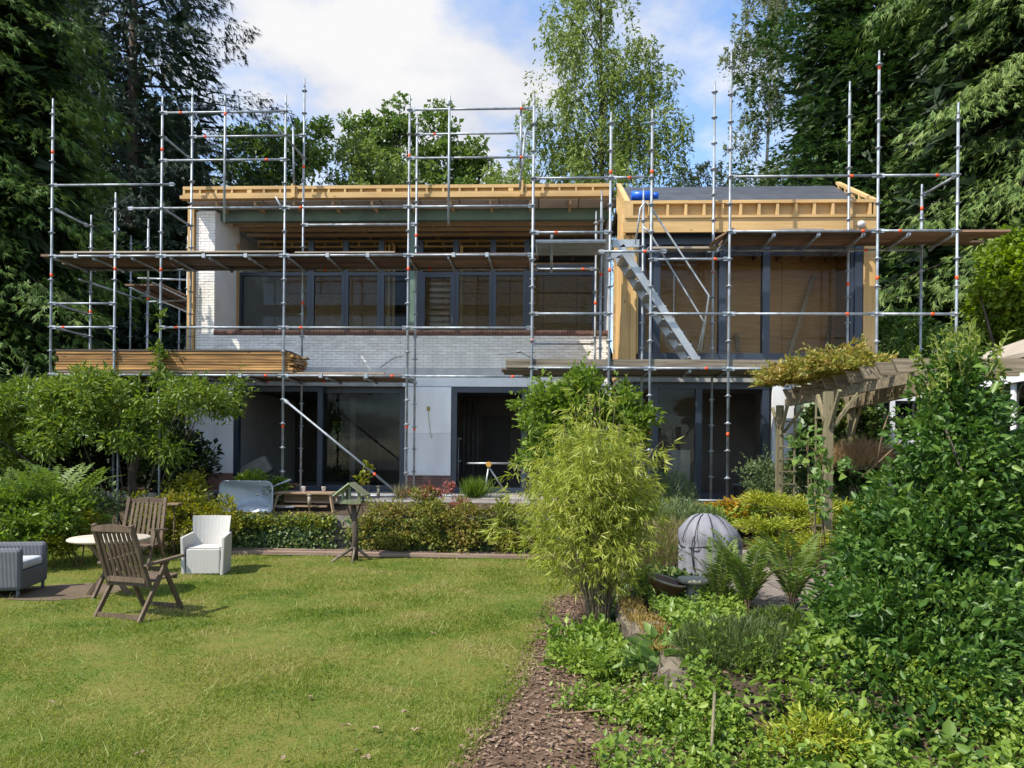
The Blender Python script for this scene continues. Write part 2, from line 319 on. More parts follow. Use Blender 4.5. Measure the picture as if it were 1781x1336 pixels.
def ground_mat(name, cols, sc=(0.6, 4.0, 30.0)):
    m, nt, out, bs = nodes_of(name); bs.inputs['Roughness'].default_value = 0.95; bs.inputs['Specular IOR Level'].default_value = 0.1
    g = nt.nodes.new('ShaderNodeNewGeometry'); acc = None
    for k, s in enumerate(sc):
        n = nt.nodes.new('ShaderNodeTexNoise'); n.inputs['Scale'].default_value = s; n.inputs['Detail'].default_value = 5; nt.links.new(g.outputs['Position'], n.inputs['Vector'])
        mu = nt.nodes.new('ShaderNodeMath'); mu.operation = 'MULTIPLY_ADD'; mu.inputs[1].default_value = (0.45, 0.3, 0.25)[k]
        nt.links.new(n.outputs['Fac'], mu.inputs[0])
        if acc is None: mu.inputs[2].default_value = 0
        else: nt.links.new(acc.outputs[0], mu.inputs[2])
        acc = mu
    r = nt.nodes.new('ShaderNodeValToRGB'); el = r.color_ramp.elements
    el[0].position = 0.34; el[0].color = rgba(cols[0]); el[1].position = 0.66; el[1].color = rgba(cols[-1])
    for i, c in enumerate(cols[1:-1]):
        e = el.new(0.34 + 0.32 * (i + 1) / (len(cols) - 1)); e.color = rgba(c)
    nt.links.new(acc.outputs[0], r.inputs[0]); nt.links.new(r.outputs[0], bs.inputs['Base Color'])
    b = nt.nodes.new('ShaderNodeBump'); b.inputs['Strength'].default_value = 0.6; b.inputs['Distance'].default_value = 0.03
    nt.links.new(acc.outputs[0], b.inputs['Height']); nt.links.new(b.outputs[0], bs.inputs['Normal']); return m
M_lawn = ground_mat('lawn_ground', [(0.05, 0.085, 0.014), (0.09, 0.125, 0.022), (0.15, 0.14, 0.035), (0.075, 0.105, 0.02)])
M_soil = ground_mat('soil', [(0.035, 0.026, 0.018), (0.075, 0.055, 0.038), (0.05, 0.05, 0.025)])
M_mulch = ground_mat('mulch_ground', [(0.05, 0.032, 0.022), (0.13, 0.085, 0.058), (0.085, 0.058, 0.038)], (1.2, 9.0, 45.0))
M_bare = ground_mat('bare_earth', [(0.085, 0.062, 0.042), (0.14, 0.105, 0.075), (0.11, 0.09, 0.055)], (1.2, 9.0, 45.0))

L_conif_warm = leafmat('conifer_left_leaf', [(0.035, 0.082, 0.018), (0.082, 0.159, 0.029), (0.14, 0.222, 0.035), (0.234, 0.274, 0.047)], 0.2, 0.6)
L_spruce = leafmat('spruce_leaf', [(0.016, 0.034, 0.021), (0.031, 0.057, 0.034), (0.052, 0.083, 0.044)], 0.12, 0.6)
L_cypress = leafmat('cypress_leaf', [(0.028, 0.07, 0.02), (0.064, 0.132, 0.032), (0.114, 0.19, 0.046)], 0.15, 0.6)
L_hemlock = leafmat('hemlock_leaf', [(0.04, 0.088, 0.018), (0.094, 0.168, 0.035), (0.168, 0.242, 0.054), (0.268, 0.309, 0.074)], 0.2, 0.6, 0.7)
L_oak = leafmat('oak_leaf', [(0.072, 0.132, 0.026), (0.121, 0.193, 0.04), (0.193, 0.264, 0.066)], 0.3)
L_willow = leafmat('willow_leaf', [(0.13, 0.2, 0.04), (0.195, 0.265, 0.06), (0.26, 0.31, 0.09)], 0.35)
L_birch = leafmat('birch_leaf', [(0.13, 0.191, 0.04), (0.204, 0.271, 0.064), (0.301, 0.345, 0.105)], 0.35)
L_birch2 = leafmat('pale_birch_leaf', [(0.12, 0.15, 0.06), (0.17, 0.20, 0.085), (0.23, 0.25, 0.12)], 0.35)
L_maple = leafmat('maple_leaf', [(0.09, 0.15, 0.012), (0.16, 0.24, 0.02), (0.24, 0.31, 0.03)], 0.4)
L_wisteria = leafmat('wisteria_leaf', [(0.05, 0.094, 0.017), (0.099, 0.165, 0.022), (0.176, 0.237, 0.033), (0.242, 0.286, 0.055)], 0.35, 0.4, 1.1)
L_shadetoned = leafmat('shade_toned_shrub_leaf', [(0.008, 0.016, 0.006), (0.016, 0.03, 0.009), (0.028, 0.045, 0.012)], 0.2)  # near-black leaf colour stands in for the shade below the wisteria
L_fern = leafmat('fern_leaf', [(0.065, 0.115, 0.02), (0.115, 0.175, 0.032), (0.18, 0.24, 0.05)], 0.35, 0.5)
L_yellow = leafmat('yellow_shrub_leaf', [(0.08, 0.11, 0.015), (0.16, 0.19, 0.02), (0.27, 0.26, 0.03), (0.30, 0.24, 0.03)], 0.35, 0.45, 1.6)
L_ivy = leafmat('ivy_leaf', [(0.02, 0.05, 0.017), (0.042, 0.091, 0.025), (0.105, 0.154, 0.035), (0.266, 0.28, 0.042)], 0.15, 0.42, 1.2, 0.35)
L_ivybright = leafmat('ivy_top_leaf', [(0.12, 0.16, 0.02), (0.20, 0.23, 0.03), (0.28, 0.28, 0.04)], 0.3)
L_heath = leafmat('mixed_shrub_leaf', [(0.069, 0.098, 0.021), (0.149, 0.178, 0.029), (0.253, 0.236, 0.046), (0.276, 0.149, 0.069)], 0.3, 0.5, 1.4)
L_pink = leafmat('pink_leaf', [(0.22, 0.10, 0.05), (0.32, 0.10, 0.08), (0.38, 0.16, 0.13)], 0.3)
L_bamboo = leafmat('bamboo_leaf', [(0.152, 0.209, 0.028), (0.257, 0.304, 0.038), (0.37, 0.399, 0.067), (0.437, 0.427, 0.123)], 0.4, 0.4, 1.8)
L_midshrub = leafmat('green_shrub_leaf', [(0.078, 0.146, 0.02), (0.146, 0.224, 0.031), (0.235, 0.314, 0.056)], 0.35, 0.35)
L_laurel = leafmat('privet_leaf', [(0.018, 0.05, 0.01), (0.045, 0.105, 0.018), (0.09, 0.17, 0.028), (0.19, 0.275, 0.05)], 0.28, 0.4, 1.7, 0.32)
L_shoot = leafmat('shoot_leaf', [(0.14, 0.20, 0.025), (0.21, 0.27, 0.04), (0.27, 0.31, 0.06)], 0.4)
L_juniper = leafmat('juniper_leaf', [(0.09, 0.14, 0.016), (0.2, 0.255, 0.025), (0.34, 0.36, 0.035), (0.4, 0.385, 0.05)], 0.3, 0.5, 2.2)
L_cover = leafmat('ground_cover_leaf', [(0.066, 0.132, 0.021), (0.132, 0.218, 0.032), (0.224, 0.317, 0.046), (0.33, 0.396, 0.079)], 0.35, 0.4, 2.2)
L_heather = leafmat('heather_leaf', [(0.045, 0.07, 0.018), (0.083, 0.119, 0.031), (0.135, 0.168, 0.044)], 0.25)
L_vine = leafmat('pergola_vine_leaf', [(0.115, 0.155, 0.029), (0.23, 0.241, 0.046), (0.345, 0.276, 0.069), (0.391, 0.196, 0.081)], 0.35, 0.4, 2.4)
L_greygreen = leafmat('grey_green_leaf', [(0.08, 0.125, 0.05), (0.13, 0.18, 0.07), (0.18, 0.23, 0.09)], 0.3)
L_flower = leafmat('orange_flower_leaf', [(0.30, 0.22, 0.03), (0.45, 0.30, 0.03), (0.50, 0.16, 0.02)], 0.3, 0.5, 3)
L_purple = leafmat('purple_petal', [(0.16, 0.08, 0.28), (0.24, 0.13, 0.36)], 0.3)
L_dry = leafmat('dry_twig', [(0.22, 0.13, 0.06), (0.32, 0.20, 0.10), (0.28, 0.16, 0.07)], 0.1)
L_drygrass = leafmat('dry_grass', [(0.16, 0.14, 0.06), (0.23, 0.20, 0.09), (0.20, 0.18, 0.06)], 0.3)
L_grass = leafmat('grass_blade', [(0.06, 0.13, 0.013), (0.13, 0.2, 0.024), (0.205, 0.255, 0.037), (0.29, 0.285, 0.075), (0.37, 0.32, 0.135)], 0.35, 0.5, 1.0, .3, 2.2, .84, 7)
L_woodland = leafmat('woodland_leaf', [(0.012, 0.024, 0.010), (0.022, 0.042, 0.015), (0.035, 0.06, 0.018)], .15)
L_chip = leafmat('bark_chip', [(0.06, 0.036, 0.024), (0.13, 0.082, 0.055), (0.24, 0.165, 0.115), (0.38, 0.3, 0.23)], 0.0, 0.9, 2.0, 0.1)
L_needle = leafmat('yew_leaf', [(0.20, 0.25, 0.02), (0.30, 0.34, 0.03), (0.36, 0.38, 0.05)], 0.3)
L_bigleaf = leafmat('big_leaf', [(0.09, 0.17, 0.04), (0.14, 0.23, 0.06), (0.20, 0.28, 0.05)], 0.35)

# ------------------------------------------------------------------ foliage helpers (numpy)
def unit(a): return a / np.maximum(np.linalg.norm(a, axis=1, keepdims=True), 1e-6)
def rnd(n, s=1.0): return rng.normal(0, s, (n, 3))
def leaf_arrays(p, d, L, W, fold=0.25, nrm=None):
    n = len(p); d = unit(d)
    if nrm is None: nrm = rnd(n)
    a = unit(np.cross(d, nrm)); b = np.cross(a, d)
    L = np.broadcast_to(L, (n,))[:, None]; W = np.broadcast_to(W, (n,))[:, None]
    mid = p + d * L * 0.45 + b * W * fold
    V = np.stack([p, mid + a * W * 0.5, p + d * L - b * W * fold * 0.3, mid - a * W * 0.5], 1)
    return V
def leaf6(p, d, L, W, fold=0.22, nrm=None):
    n = len(p); d = unit(d)
    if nrm is None: nrm = rnd(n)
    a = unit(np.cross(d, nrm)); b = np.cross(a, d); L = np.broadcast_to(L, (n,))[:, None]; W = np.broadcast_to(W, (n,))[:, None]
    up = b * W * fold; tip = p + d * L - b * L * .16
    return np.stack([p, p + d * L * .28 + a * W * .42 + up, p + d * L * .62 + a * W * .40 + up * .7 - b * L * .03, tip, p + d * L * .62 - a * W * .40 + up * .7 - b * L * .03, p + d * L * .28 - a * W * .42 + up], 1)
LEAF = leaf_arrays
def leaf_obj(name, V, m, parent=None, local=False):
    V = np.asarray(V, dtype=np.float32); n, q = V.shape[:2]; me = bpy.data.meshes.new(name)
    me.vertices.add(n * q); me.vertices.foreach_set('co', V.reshape(-1))
    t = np.array([v for i in range(1, q - 1) for v in (0, i, i + 1)]); nt = q - 2; idx = (np.arange(n)[:, None] * q + t[None, :]).reshape(-1).astype(np.int32)
    me.loops.add(n * nt * 3); me.loops.foreach_set('vertex_index', idx)
    me.polygons.add(n * nt); me.polygons.foreach_set('loop_start', np.arange(0, n * nt * 3, 3, dtype=np.int32)); me.polygons.foreach_set('loop_total', np.full(n * nt, 3, dtype=np.int32))
    me.materials.append(m); me.update(calc_edges=True); me.validate()
    o = bpy.data.objects.new(name, me); COL.objects.link(o); attach(o, parent, local); return o
def ball(n):
    v = unit(rnd(n)); return v * (rng.random((n, 1)) ** (1/3))
def clump_leaves(centers, spread, per, L, W, outward=None, droop=0.0, upb=0.2, flat=1.0):
    k = len(centers); c = np.repeat(centers, per, 0); n = len(c)
    sp = np.repeat(np.broadcast_to(spread, (k,)), per)[:, None]
    if droop > .1:
        q = max(2, per // 13); so = ball(k * q).reshape(k, q, 3) * np.broadcast_to(spread, (k,))[:, None, None]
        off = so[np.repeat(np.arange(k), per), rng.integers(0, q, n)] * np.array([1, 1, flat]) + rnd(n, .025); p = c + off
        p[:, 2] -= rng.random(n) ** .8 * rng.exponential(droop, k * 40)[np.repeat(np.arange(k), per) * 40 + rng.integers(0, 40, n)] * 1.3
    else:
        off = ball(n) * sp * np.array([1, 1, flat]); p = c + off
        if droop: p[:, 2] -= rng.exponential(droop, n)
    d = unit(off) * 0.8 + rnd(n, 0.6)
    if outward is not None: d += unit(c - outward) * 0.6
    d[:, 2] += upb - droop * 1.2
    sz = np.clip(rng.lognormal(-.05, .32, n), .4, 1.7); Ls = L * sz * rng.uniform(.85, 1.15, n); Ws = W * sz * rng.uniform(.8, 1.2, n)
    nr = rnd(n, 0.6); nr[:, 2] += 0.8
    return LEAF(p, d, Ls, Ws, nrm=nr)
def shrub(name, label, cat, base, ells, per, nclump, L, W, m, spread=0.14, stems=4, stem_r=0.012, stem_m=None, droop=0.0, upb=0.25, group=None, flat=0.8, shell=0.5, extra=None, sprigs=None):
    """ells: list of (cx,cy,cz,rx,ry,rz) world ellipsoids; foliage clumps fill their outer shell"""
    root = empty(name, base, label, cat, group)
    vol = np.array([e[3]*e[4] + e[3]*e[5] for e in ells]); vol = vol / vol.sum(); C = []; O = []
    for e, f in zip(ells, vol):
        k = max(3, int(nclump * f)); v = unit(rnd(k)) * rng.uniform(shell, 1.0, (k, 1))
        v *= (1 + 0.22 * np.sin(v[:, :1] * 5 + e[0] * 7) * np.cos(v[:, 2:] * 4 + e[1] * 3))
        rag = np.where(rng.random((k, 1)) < .16, rng.uniform(1.08, 1.38, (k, 1)), 1.0); c = np.array(e[:3]) + v * rag * np.array(e[3:6]); C.append(c); O.append(np.repeat(np.array([e[:3]]), k, 0))
    C = np.concatenate(C); O = np.concatenate(O)
    keep = C[:, 2] > base[2] - 0.02; C = C[keep]; O = O[keep]
    V = clump_leaves(C, spread * rng.uniform(0.6, 1.3, len(C)), per, L, W, np.repeat(O, per, 0), droop, upb, flat)
    V = V[V[:, :, 2].min(1) > base[2] - 0.01]
    ns, sh_ = sprigs if sprigs else (max(6, nclump // 12), max(.10, spread * 1.7)); SV = [V]
    for i in range(ns):
        j = rng.integers(len(C)); b = C[j]; o_ = unit((b - O[j])[None])[0]
        if o_[2] < -.2: continue
        dv = o_ * .7 + rng.normal(0, .3, 3) + np.array([0, 0, .75]); dv /= np.linalg.norm(dv); ln = sh_ * rng.uniform(.6, 1.7); q = 13; t = np.linspace(.1, 1, q)[:, None]
        pos = b + dv * ln * t - np.array([0, 0, 1]) * (.25 * ln * t * t); dd = rnd(q, .7) + dv * .6
        SV.append(LEAF(pos, dd, L * rng.uniform(.6, 1.0, q), W * rng.uniform(.6, 1.0, q)))
    leaf_obj('foliage', np.concatenate(SV), m, root)
    if stems:
        for i in range(stems):
            t = C[rng.integers(len(C))]; b = Vector(base) + Vector((rng.normal(0, 0.06), rng.normal(0, 0.06), -0.05))
            mid = (b + Vector(t)) / 2 + Vector((rng.normal(0, .05), rng.normal(0, .05), 0.1))
            MB().path([b, mid, Vector(t)], [stem_r, stem_r * .8, stem_r * .4], 6).build('stem', stem_m or M_twig, root)
    if extra: extra(root, C)
    return root
def fern(name, label, base, n, length, m, group=None, spread=1.1):
    root = empty(name, base, label, 'fern', group); VV = []; st = MB()
    for i in range(n):
        azm = 2 * math.pi * (i / n) + rng.normal(0, .25); ln = length * rng.uniform(0.7, 1.15); lean = rng.uniform(0.38, spread)
        h = Vector((math.cos(azm), math.sin(azm), 0)); pts = []
        for k in range(13):
            t = k / 12; pts.append(Vector(base) + h * (ln * lean * (0.35 * t + 0.65 * t * t)) + Vector((0, 0, ln * (t * 1.05 - 0.45 * lean * t * t * t))))
        st.path([pts[0], pts[4], pts[8], pts[12]], [.006, .005, .003, .001], 4, False)
        tt = np.linspace(0.16, 1, 21); P3 = np.array([list(p) for p in pts]); xs = np.linspace(0, 1, 13)
        pos = np.stack([np.interp(tt, xs, P3[:, j]) for j in range(3)], 1); tan = unit(np.gradient(pos, axis=0))
        side = unit(np.cross(tan, np.array([[0, 0, 1.0]]))); wlen = 0.17 * ln * np.sin(np.pi * (tt * 0.86 + 0.1)) + 0.01
        for s in (-1, 1):
            dirs = side * s + tan * 0.45 + rnd(21, .06); nr = np.cross(side, tan) + rnd(21, .12)
            VV.append(leaf_arrays(pos, dirs, wlen, 0.026 * ln / 0.7 * np.ones(21), 0.1, nr))
    leaf_obj('frond', np.concatenate(VV), m, root); st.build('stalk', M_twig, root); return root
def conifer(name, label, base, height, radius, nb, per, L, W, m, droop=0.5, zmin=0.12, power=0.8, zcut=None, trunk_r=0.25, bark=None, fan=0.35, group=None, hang=0.35, tip=0.12, inner=0):
    """layered boughs: every bough is a drooping leaf-shaped fan of feathery five-needle sprays"""
    root = empty(name, base, label, 'tree', group); B = np.array(base, float)
    MB().path([base, Vector(base) + Vector((0.1, 0, height * .5)), Vector(base) + Vector((0, 0, height))], [trunk_r, trunk_r * .65, 0.03], 10).build('trunk', bark or M_bark, root)
    VV = []; limbs = MB(); K = max(8, per // 7); UP = np.array([0, 0, 1.0]); a = 0.0
    for i in range(nb):
        u = (i + rng.random()) / nb; z = height * (zmin + (0.985 - zmin) * u)
        if zcut and z > zcut and rng.random() < 0.55: continue
        ln = radius * ((1 - u) ** power) * rng.uniform(0.6, 1.15) + 0.25
        a += 2.4 + rng.normal(0, .35); h = np.array([math.cos(a), math.sin(a), 0.0]); sd = np.cross(h, UP)
        dr = droop * rng.uniform(.7, 1.3)
        def curve(tt): return B + UP * z + h * (ln * tt)[:, None] + UP * (ln * (0.14 * tt - dr * tt ** 1.8 + tip * np.maximum(tt - .7, 0)))[:, None]
        lp = curve(np.array([0, .4, .75, .97])); limbs.path([Vector(q) for q in lp], [0.016 + ln * .007, .010 + ln * .004, .008, .003], 5, False)
        k = max(10, int(K * (0.35 + 0.65 * ln / radius))); t = rng.uniform(.10, 1.0, k) ** .7; s_ = rng.uniform(-1, 1, k)
        w = fan * ln * np.sqrt(t) * np.sqrt(1.06 - t) * 1.25 + .05
        p = curve(t) + sd * (s_ * w)[:, None] + rnd(k, .03); p[:, 2] -= dr * .9 * (s_ ** 2) * w + rng.exponential(.05 + .10 * hang, k)
        ax_ = h * (.75 * rng.uniform(.5, 1.2, (k, 1))) + sd * (s_ * 1.0)[:, None] + rnd(k, .22); ax_[:, 2] -= dr * (.3 + t) + hang * rng.random(k) ** 2 * 1.6
        ax_ = unit(ax_); nn = unit(UP + rnd(k, .35)); bb = unit(np.cross(nn, ax_)); nn = np.cross(ax_, bb); Ls = L * rng.uniform(.55, 1.4, k)
        for ang, f in ((-.72, .6), (-.48, .8), (-.22, .92), (0, 1.0), (.22, .92), (.48, .8), (.72, .6)):
            d = unit(ax_ * math.cos(ang) + bb * math.sin(ang) + rnd(k, .12)); q = p + ax_ * (Ls * (.35 if ang else 0) * rng.random(k))[:, None]; w_ = np.cross(d, unit(nn + rnd(k, .3))) * (W * rng.uniform(.3, .7, k))[:, None]
            VV.append(np.stack([q - w_, q + w_, q + d * (Ls * f)[:, None]], 1))
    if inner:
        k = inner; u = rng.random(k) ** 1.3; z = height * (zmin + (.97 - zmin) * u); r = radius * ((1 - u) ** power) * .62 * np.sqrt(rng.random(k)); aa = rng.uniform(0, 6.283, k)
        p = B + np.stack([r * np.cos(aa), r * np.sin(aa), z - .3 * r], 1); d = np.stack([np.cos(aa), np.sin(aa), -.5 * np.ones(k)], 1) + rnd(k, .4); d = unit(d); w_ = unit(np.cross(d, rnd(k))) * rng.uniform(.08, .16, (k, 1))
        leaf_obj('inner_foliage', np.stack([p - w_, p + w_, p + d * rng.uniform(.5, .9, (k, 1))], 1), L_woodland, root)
    leaf_obj('crown', np.concatenate(VV), m, root); limbs.build('limb', M_darkbark, root); return root
def broadleaf(name, label, base, ells, nclump, per, L, W, m, bark, spread=0.6, droop=0.0, trunk_r=0.2, top=None, nlimb=26, group=None, shell=0.35, lean=0):
    root = empty(name, base, label, 'tree', group); B = Vector(base); top = Vector(top)
    mid = (B + top) / 2 + Vector((lean, 0, 0)); tp = [B, (B + mid) / 2 + Vector((lean * .3, 0, 0)), mid, (mid + top) / 2, top]
    MB().path(tp, [trunk_r, trunk_r * .85, trunk_r * .6, trunk_r * .35, 0.02], 9).build('trunk', bark, root)
    vol = np.array([(e[3] * e[4] * e[5]) ** 0.7 for e in ells]); vol /= vol.sum(); C = []
    for e, f in zip(ells, vol):
        k = max(4, int(nclump * f)); v = unit(rnd(k)) * (rng.uniform(shell, 1.0, (k, 1)) ** 0.7); C.append(np.array(e[:3]) + v * np.array(e[3:6]))
    C = np.concatenate(C)
    V = clump_leaves(C, spread * rng.uniform(.5, 1.3, len(C)), per, L, W, None, droop, 0.0, 0.75)
    leaf_obj('crown', V, m, root)
    lb = MB()
    for i in range(nlimb):
        t = Vector(C[rng.integers(len(C))]); zz = max(B.z + 0.15 * (top.z - B.z), t.z - rng.uniform(.8, 3.0)); f = min(0.98, (zz - B.z) / (top.z - B.z)); s = f * 4; j = min(3, int(s)); st = tp[j].lerp(tp[j+1], s - j)
        lb.path([st, st.lerp(t, .5) + Vector((0, 0, .25)), t], [trunk_r * .3 * (1 - f) + .02, .02, .006], 5, False)
    lb.build('limb', bark, root); return root

# ------------------------------------------------------------------ ground
def sst(a, b, x): t = np.clip((x - a) / (b - a), 0, 1); return t * t * (3 - 2 * t)
def hgt(x, y):
    x = np.asarray(x, float); y = np.asarray(y, float)
    left_back = np.where(y > 13.68, 0.70, 0.0) + 0.25 * sst(13.7, 15.0, y)
    bed = 0.34 * sst(0.93, 1.03, x) * sst(4.3, 5.4, y)
    right_back = bed + (0.95 - 0.34) * sst(10.6, 14.3, y)
    k = sst(0.15, 0.5, x)
    return np.where(y > 10.5, left_back * (1 - k) + right_back * k, bed)
def hz(x, y): return float(hgt(x, y))
def sheet(name, xs, ys, zf, m, label_kind='structure', keep=None):
    X, Y = np.meshgrid(xs, ys); Z = zf(X, Y); nx, ny = len(xs), len(ys)
    V = np.stack([X, Y, Z], -1).reshape(-1, 3); i = np.arange(nx * ny).reshape(ny, nx)
    f = np.stack([i[:-1, :-1], i[:-1, 1:], i[1:, 1:], i[1:, :-1]], -1).reshape(-1, 4)
    if keep is not None:
        c = V[f].mean(1); f = f[keep(c[:, 0], c[:, 1])]
    me = bpy.data.meshes.new(name); me.from_pydata(V.tolist(), [], f.tolist()); me.materials.append(m); me.update()
    me.polygons.foreach_set('use_smooth', [True] * len(me.polygons))
    o = bpy.data.objects.new(name, me); COL.objects.link(o); tag(o, kind=label_kind); return o
gx = np.unique(np.concatenate([np.linspace(-300, -20, 8), np.linspace(-20, -7, 14), np.linspace(-7, 7, 90), np.linspace(7, 20, 14), np.linspace(20, 300, 8), [0.93, 0.98, 1.03]]))
gy = np.unique(np.concatenate([np.linspace(-60, 2, 8), np.linspace(2, 15.2, 90), np.linspace(15.2, 40, 10), np.linspace(40, 500, 8), [13.66, 13.70]]))
sheet('ground', gx, gy, lambda x, y: hgt(x, y) - 0.012, M_soil)
def lawn_edge(y): return np.interp(y, [2, 4.27, 5.73, 7.4, 9.1, 10.2, 13.7], [-0.95, -0.46, -0.20, -0.02, 0.10, 0.45, 0.5])
def lawn_z(x, y): return 0.012 + 0.018 * np.sin(x * 1.7 + y) * np.cos(y * 1.3) + 0.01 * np.sin(x * 4.1 - y * 3)
def in_bare(x, y): return ((x + 6.25) / 0.75) ** 2 + ((y - 9.3) / 0.6) ** 2 < 1
sheet('lawn', np.linspace(-12, 0.6, 110), np.linspace(1.5, 13.62, 110), lambda x, y: np.maximum(lawn_z(x, y), -0.004), M_lawn, keep=lambda x, y: (x < lawn_edge(y) - 0.02) & (x > -9.5 - 0.0 * y))
sheet('mulch_path', np.linspace(-1.2, 1.1, 40), np.linspace(1.5, 10, 80), lambda x, y: 0.004 + 0 * x, M_mulch, keep=lambda x, y: (x > lawn_edge(y) - 0.06) & (x < np.interp(y, [2, 5, 7.4, 10], [1.08, 0.9, 0.75, 0.6])))
o = sheet('bare_patch', np.linspace(-7.4, -5.3, 26), np.linspace(8.4, 10.1, 22), lambda x, y: lawn_z(x, y) + 0.006, M_bare, keep=in_bare)

# grass blades
def grass(n, seed):
    y = rng.uniform(3.4, 13.55, n * 4); y = y[rng.random(len(y)) < (3.8 / y) ** 1.1][:n]
    x = rng.uniform(-9.4, 0.5, len(y)); vis = np.abs(x + 0.05 * y) < y * 0.78 + 0.6
    k = vis & (x < lawn_edge(y) + rng.normal(-0.02, 0.05, len(x))) & ~in_bare(x + rng.normal(0, .08, len(x)), y + rng.normal(0, .08, len(x)))
    x = x[k]; y = y[k]; m = len(x)
    patch = np.sin(x * 2.3 + 1.3 * np.sin(y * 1.1)) * np.cos(y * 2.1 + np.sin(x * 1.7)) + rng.normal(0, .4, m)
    edge = np.exp(-((x - lawn_edge(y)) / 0.16) ** 2)
    wallg = np.exp(-((y - 13.3) / 0.35) ** 2)
    L = (0.026 + 0.020 * np.clip(patch, -1, 1.8)) * rng.uniform(.5, 1.5, m) + 0.05 * edge * rng.random(m) + 0.06 * wallg * rng.random(m)
    L = np.maximum(L, .012) + np.where(rng.random(m) < .022, rng.uniform(.03, .12, m), 0)
    d = rnd(m, 0.6); d[:, 2] = rng.uniform(.2, .95, m)
    p = np.stack([x, y, lawn_z(x, y) - .004], 1)
    W = 0.0045 + 0.0005 * y
    # a few tall dry seed stalks
    d = unit(d); side = unit(np.cross(d, rnd(m))) * (W * rng.uniform(.7, 1.3, m) * .5)[:, None]
    return np.stack([p - side, p + side, p + d * L[:, None]], 1)
def tri_obj(name, V, m):
    V = np.asarray(V, dtype=np.float32); n = len(V); me = bpy.data.meshes.new(name); me.vertices.add(n * 3); me.vertices.foreach_set('co', V.reshape(-1))
    me.loops.add(n * 3); me.loops.foreach_set('vertex_index', np.arange(n * 3, dtype=np.int32)); me.polygons.add(n)
    me.polygons.foreach_set('loop_start', np.arange(0, n * 3, 3, dtype=np.int32)); me.polygons.foreach_set('loop_total', np.full(n, 3, dtype=np.int32))
    me.materials.append(m); me.update(calc_edges=True); me.validate(); o = bpy.data.objects.new(name, me); COL.objects.link(o); return o
tag(tri_obj('grass', grass(650000, 1), L_grass), 'short mossy lawn grass with dry yellow patches', 'grass', kind='stuff')

# bark chips on the path
n = 15000
cy = rng.uniform(3.2, 9.6, n); cy = cy[rng.random(n) < (3.4 / cy) ** .8]; n = len(cy)
cx = lawn_edge(cy) - 0.10 + rng.normal(0, .04, n) + rng.random(n) ** 1.1 * (np.interp(cy, [2, 5, 7.4, 10], [2.0, 1.25, 0.8, 0.5]))
d = rnd(n); d[:, 2] *= .18; nr = rnd(n, .35); nr[:, 2] += 1
tag(leaf_obj('bark_chips', leaf_arrays(np.stack([cx, cy, 0.006 + rng.random(n) * .02], 1), d, rng.uniform(.015, .06, n), rng.uniform(.008, .026, n), .15, nr), L_chip), 'brown bark chip mulch covering the path', 'mulch', kind='stuff')

# fallen leaves lying on the lawn
for i, (px, py) in enumerate([(753, 1102), (490, 1322), (805, 1300), (625, 1305), (640, 1318), (245, 1310), (535, 1213), (600, 1262), (660, 1268), (720, 1270), (95, 1222), (700, 1240)]):
    c = on(px, py, 0.05); V = []
    for k in range(3):
        a = rng.uniform(0, 6.28); V.append(leaf_arrays(np.array([list(c)]), np.array([[math.cos(a), math.sin(a), .25]]), np.array([rng.uniform(.03, .055)]), np.array([.03]), .3, np.array([[0, 0, 1.0]])))
    tag(leaf_obj('fallen_leaf', np.concatenate(V), M_deadleaf), 'curled brown fallen leaf lying on the lawn', 'leaf', 'fallen leaves on the lawn')

# terrace in front of the house
TZ = 0.97
terr = MB().bx(-8.6, 5.6, 14.62, 17.0, 0.6, TZ - 0.05).build('terrace', M_concrete); tag(terr, kind='structure')
for i in range(14):
    for j in range(3):
        x0 = -8.58 + i * 1.01
        slab('paving_slab', x0, x0 + 1.0, 14.64 + j * .785, 14.64 + j * .785 + .775, TZ - .05, TZ + rng.uniform(-.004, .004), M_terrace, terr)

# ------------------------------------------------------------------ house
house = empty('house', (-3.3, 20, TZ), 'white brick house under renovation with open timber roof and loggia', 'house')
H = house
FY = 17.0                                    # facade plane
X0, X1 = -8.25, 1.44                         # main body
ROOFZ = 7.90
def hs(name, *a): return slab(name, *a, H)
# ground floor shell
hs('floor', X0, X1, FY, 23.4, 0.80, TZ - 0.005, M_concrete)
hs('wall', X0, X0 + .25, FY + .3, 23.4, TZ, 7.5, M_whitewall)
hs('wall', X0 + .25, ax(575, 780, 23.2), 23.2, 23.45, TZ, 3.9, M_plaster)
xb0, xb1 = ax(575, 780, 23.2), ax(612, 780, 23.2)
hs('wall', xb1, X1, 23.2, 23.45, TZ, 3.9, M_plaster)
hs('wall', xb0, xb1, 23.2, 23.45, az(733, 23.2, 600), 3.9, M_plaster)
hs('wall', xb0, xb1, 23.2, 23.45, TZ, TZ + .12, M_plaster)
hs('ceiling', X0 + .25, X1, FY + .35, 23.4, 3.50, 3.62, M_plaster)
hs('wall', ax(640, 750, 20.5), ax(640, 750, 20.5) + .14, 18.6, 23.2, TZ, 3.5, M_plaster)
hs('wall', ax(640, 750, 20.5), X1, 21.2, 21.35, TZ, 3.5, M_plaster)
hs('wall', ax(735, 750, 18.2), ax(735, 750, 18.2) + .14, 17.4, 21.2, TZ, 3.5, M_plaster)
d = hs('interior_door', ax(841, 790, 21.1), ax(886, 790, 21.1), 21.1, 21.19, TZ, az(723, 21.1, 860), M_darkdoor)
hs('door_frame', ax(635, 790, 20.9) + .25, ax(696, 790, 20.9), 21.05, 21.19, TZ, az(700, 21.1, 660), M_darkdoor)
